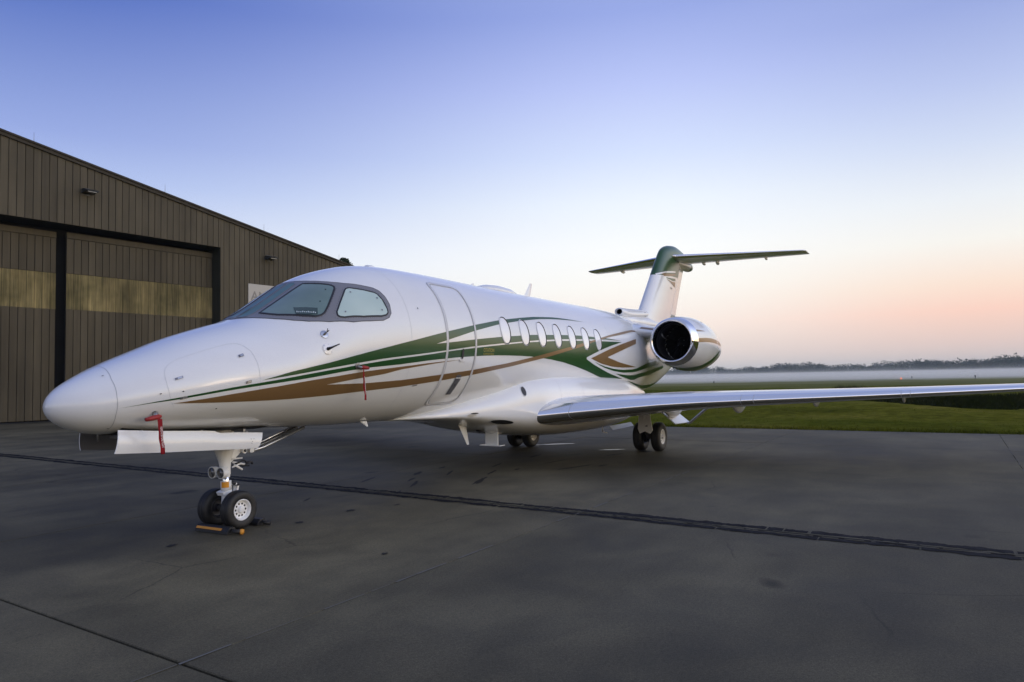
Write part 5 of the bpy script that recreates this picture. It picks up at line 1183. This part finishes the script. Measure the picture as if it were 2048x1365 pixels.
# ------------------------------------------------------------------ red warning streamers on the probes
def streamer(label, top, bot, w0, w1, cover_from, cover_to, rc, side_dir):
    t = root('warning_streamer', label, 'streamer', tuple(top), 'red streamers tied to the probes')
    top = Vector(top); bot = Vector(bot); b_ = MB(); N = 16; ax = Vector(side_dir).normalized(); rws = []; out = Vector((0,-1,0))
    for i in range(N+1):
        q = i/N; c = (bot-top)*q + out*(.005*math.sin(q*9)+.003*math.sin(q*17+1)); w = (w0 + (w1-w0)*min(1, q*3))
        rws.append([c - ax*w/2, c - ax*w/6 - out*.001, c + ax*w/6 + out*.001, c + ax*w/2])
    b_.grid(rws); rib = b_.build('ribbon', 'red_cloth', t)
    rib.modifiers.new('thickness', 'SOLIDIFY').thickness = .0015
    a, c = Vector(cover_from)-top, Vector(cover_to)-top
    MB().tube([a, a.lerp(c,.15), a.lerp(c,.6), c], [rc*.5, rc, rc*.95, rc*.7], 14).build('probe_cover', 'red_plastic', t)
    # lettering down the ribbon
    d = (bot-top); L = d.length; zax = -out; yax = -ax; xax = d.normalized()
    yax = zax.cross(xax).normalized()
    M_ = Matrix((xax, yax, zax)).transposed().to_euler()
    M_ = Matrix((xax, out.cross(xax).normalized(), out)).transposed().to_euler()
    text_obj('lettering', 'REMOVE BEFORE FLIGHT', w1*.62, 'print_white', t, tuple(d*.22 + out*.0125), M_, .0004, sx=(L*.68)/(w1*.62*12.6))
    return t
p1 = skin(.82, -.47, .0); n1 = fnorm(.82, -.47)
q1 = p1 + n1*.06
streamer('red streamer hanging from the probe low on the nose', tuple(q1 + Vector((.02,-.02,-.02))), (q1.x+.06, q1.y-.02, 1.005), .062, .056, tuple(q1 + Vector((.05,0,.005))), tuple(q1 + Vector((-.12,-.01,-.02))), .026, (1,.2,0))
b = MB(); b.tube([p1, q1], [.03,.02], 10); b.build('pitot_probe', 'dull_metal', jet)
p2 = skin(3.285, -.225, 0); n2 = fnorm(3.285, -.225); q2 = p2 + n2*.05
disc_on('probe_plate', 3.285, -.215, .040, 'dull_metal', jet, .006)
streamer('red streamer hanging over the green stripe below the cockpit', tuple(q2 + Vector((.05,-.01,-.03))), (q2.x+.10, q2.y+.0, 1.455), .018, .040, tuple(q2 + Vector((.03,0,0))), tuple(q2 + Vector((.16,0,-.01))), .026, (1,.1,0))
MB().tube([p2, q2, q2+Vector((.1,0,-.004))], [.02,.016,.012], 10).build('pitot_probe', 'dull_metal', jet)

# ------------------------------------------------------------------ wheel chocks
def chock(label, x, y0, y1, s_, yellow):
    t = root('wheel_chock', label, 'chock', (x, (y0+y1)/2, 0.004), 'chocks at the nose wheels')
    L = (y1-y0)/2; b_ = MB()
    prof = [(-.07,0),(.07,0),(.065,.025),(.03,.072),(-.03,.072),(-.066,.03)]
    rws = [[Vector((px, yy, pz)) for px, pz in prof] for yy in (-L, L)]
    b_.grid(rws, closed_v=True); b_.f.append(tuple(range(6))); b_.f.append(tuple(6+j for j in range(6))); b_.build_edge('body', 'rubber', t, 20)
    if yellow:
        v = [(-.064,-L*.62,.033),(-.064,L*.97,.033),(-.044,L*.97,.056),(-.044,-L*.62,.056)]; ob('reflective_strip', [(a-.003,c,d+.003) for a, c, d in v], [(0,1,2,3)], 'chock_yellow', t, smooth=False)
    MB().tube([(0,-L,.045),(-.02,-L-.06,.035),(.02,-L-.12,.03)], [.012,.022,.03], 8).build('rope_end', 'rubber', t)
    if yellow: MB().tube([(.02,-L-.11,.03),(.03,-L-.145,.03)], .031, 8).build('rope_tip', 'chock_yellow', t)
    return t
chock('black wheel chock with an orange strip in front of the nose wheels', 1.885, -.40, .15, 1, True)
c2 = chock('plain black wheel chock behind the nose wheels', 2.40, -.30, .36, 1, False)

# ------------------------------------------------------------------ mist over the field and haze
def vol(name, a, c, dens, col, aniso=0.0):
    m = bpy.data.materials.new(name); m.use_nodes = True; n = m.node_tree.nodes; n.clear()
    o = n.new('ShaderNodeOutputMaterial'); v = n.new('ShaderNodeVolumePrincipled')
    v.inputs['Color'].default_value = (*col, 1); v.inputs['Density'].default_value = dens; v.inputs['Anisotropy'].default_value = aniso
    m.node_tree.links.new(v.outputs[0], o.inputs['Volume']); MAT[name] = m
    b_ = MB().box(a, c); x = b_.build(name, name, smooth=False); return stuff(x)

for top, dens in ((1.2, .010), (2.0, .003), (3.0, .0008)):
    tag(vol('ground_mist', (128 + top*8, -900, -1.0), (1040 + top, 900, top), dens, (1.0, .99, .955)), 'bank of pale mist lying low over the far field', 'mist', 'layers of mist over the far field')
vol('haze', (-2700, -2700, -4.0), (2700, 2700, 32.0), 0.00017, (.80, .90, 1.0))
tag(bpy.data.objects['haze'], 'thin bluish haze filling the air over the airfield', 'haze')
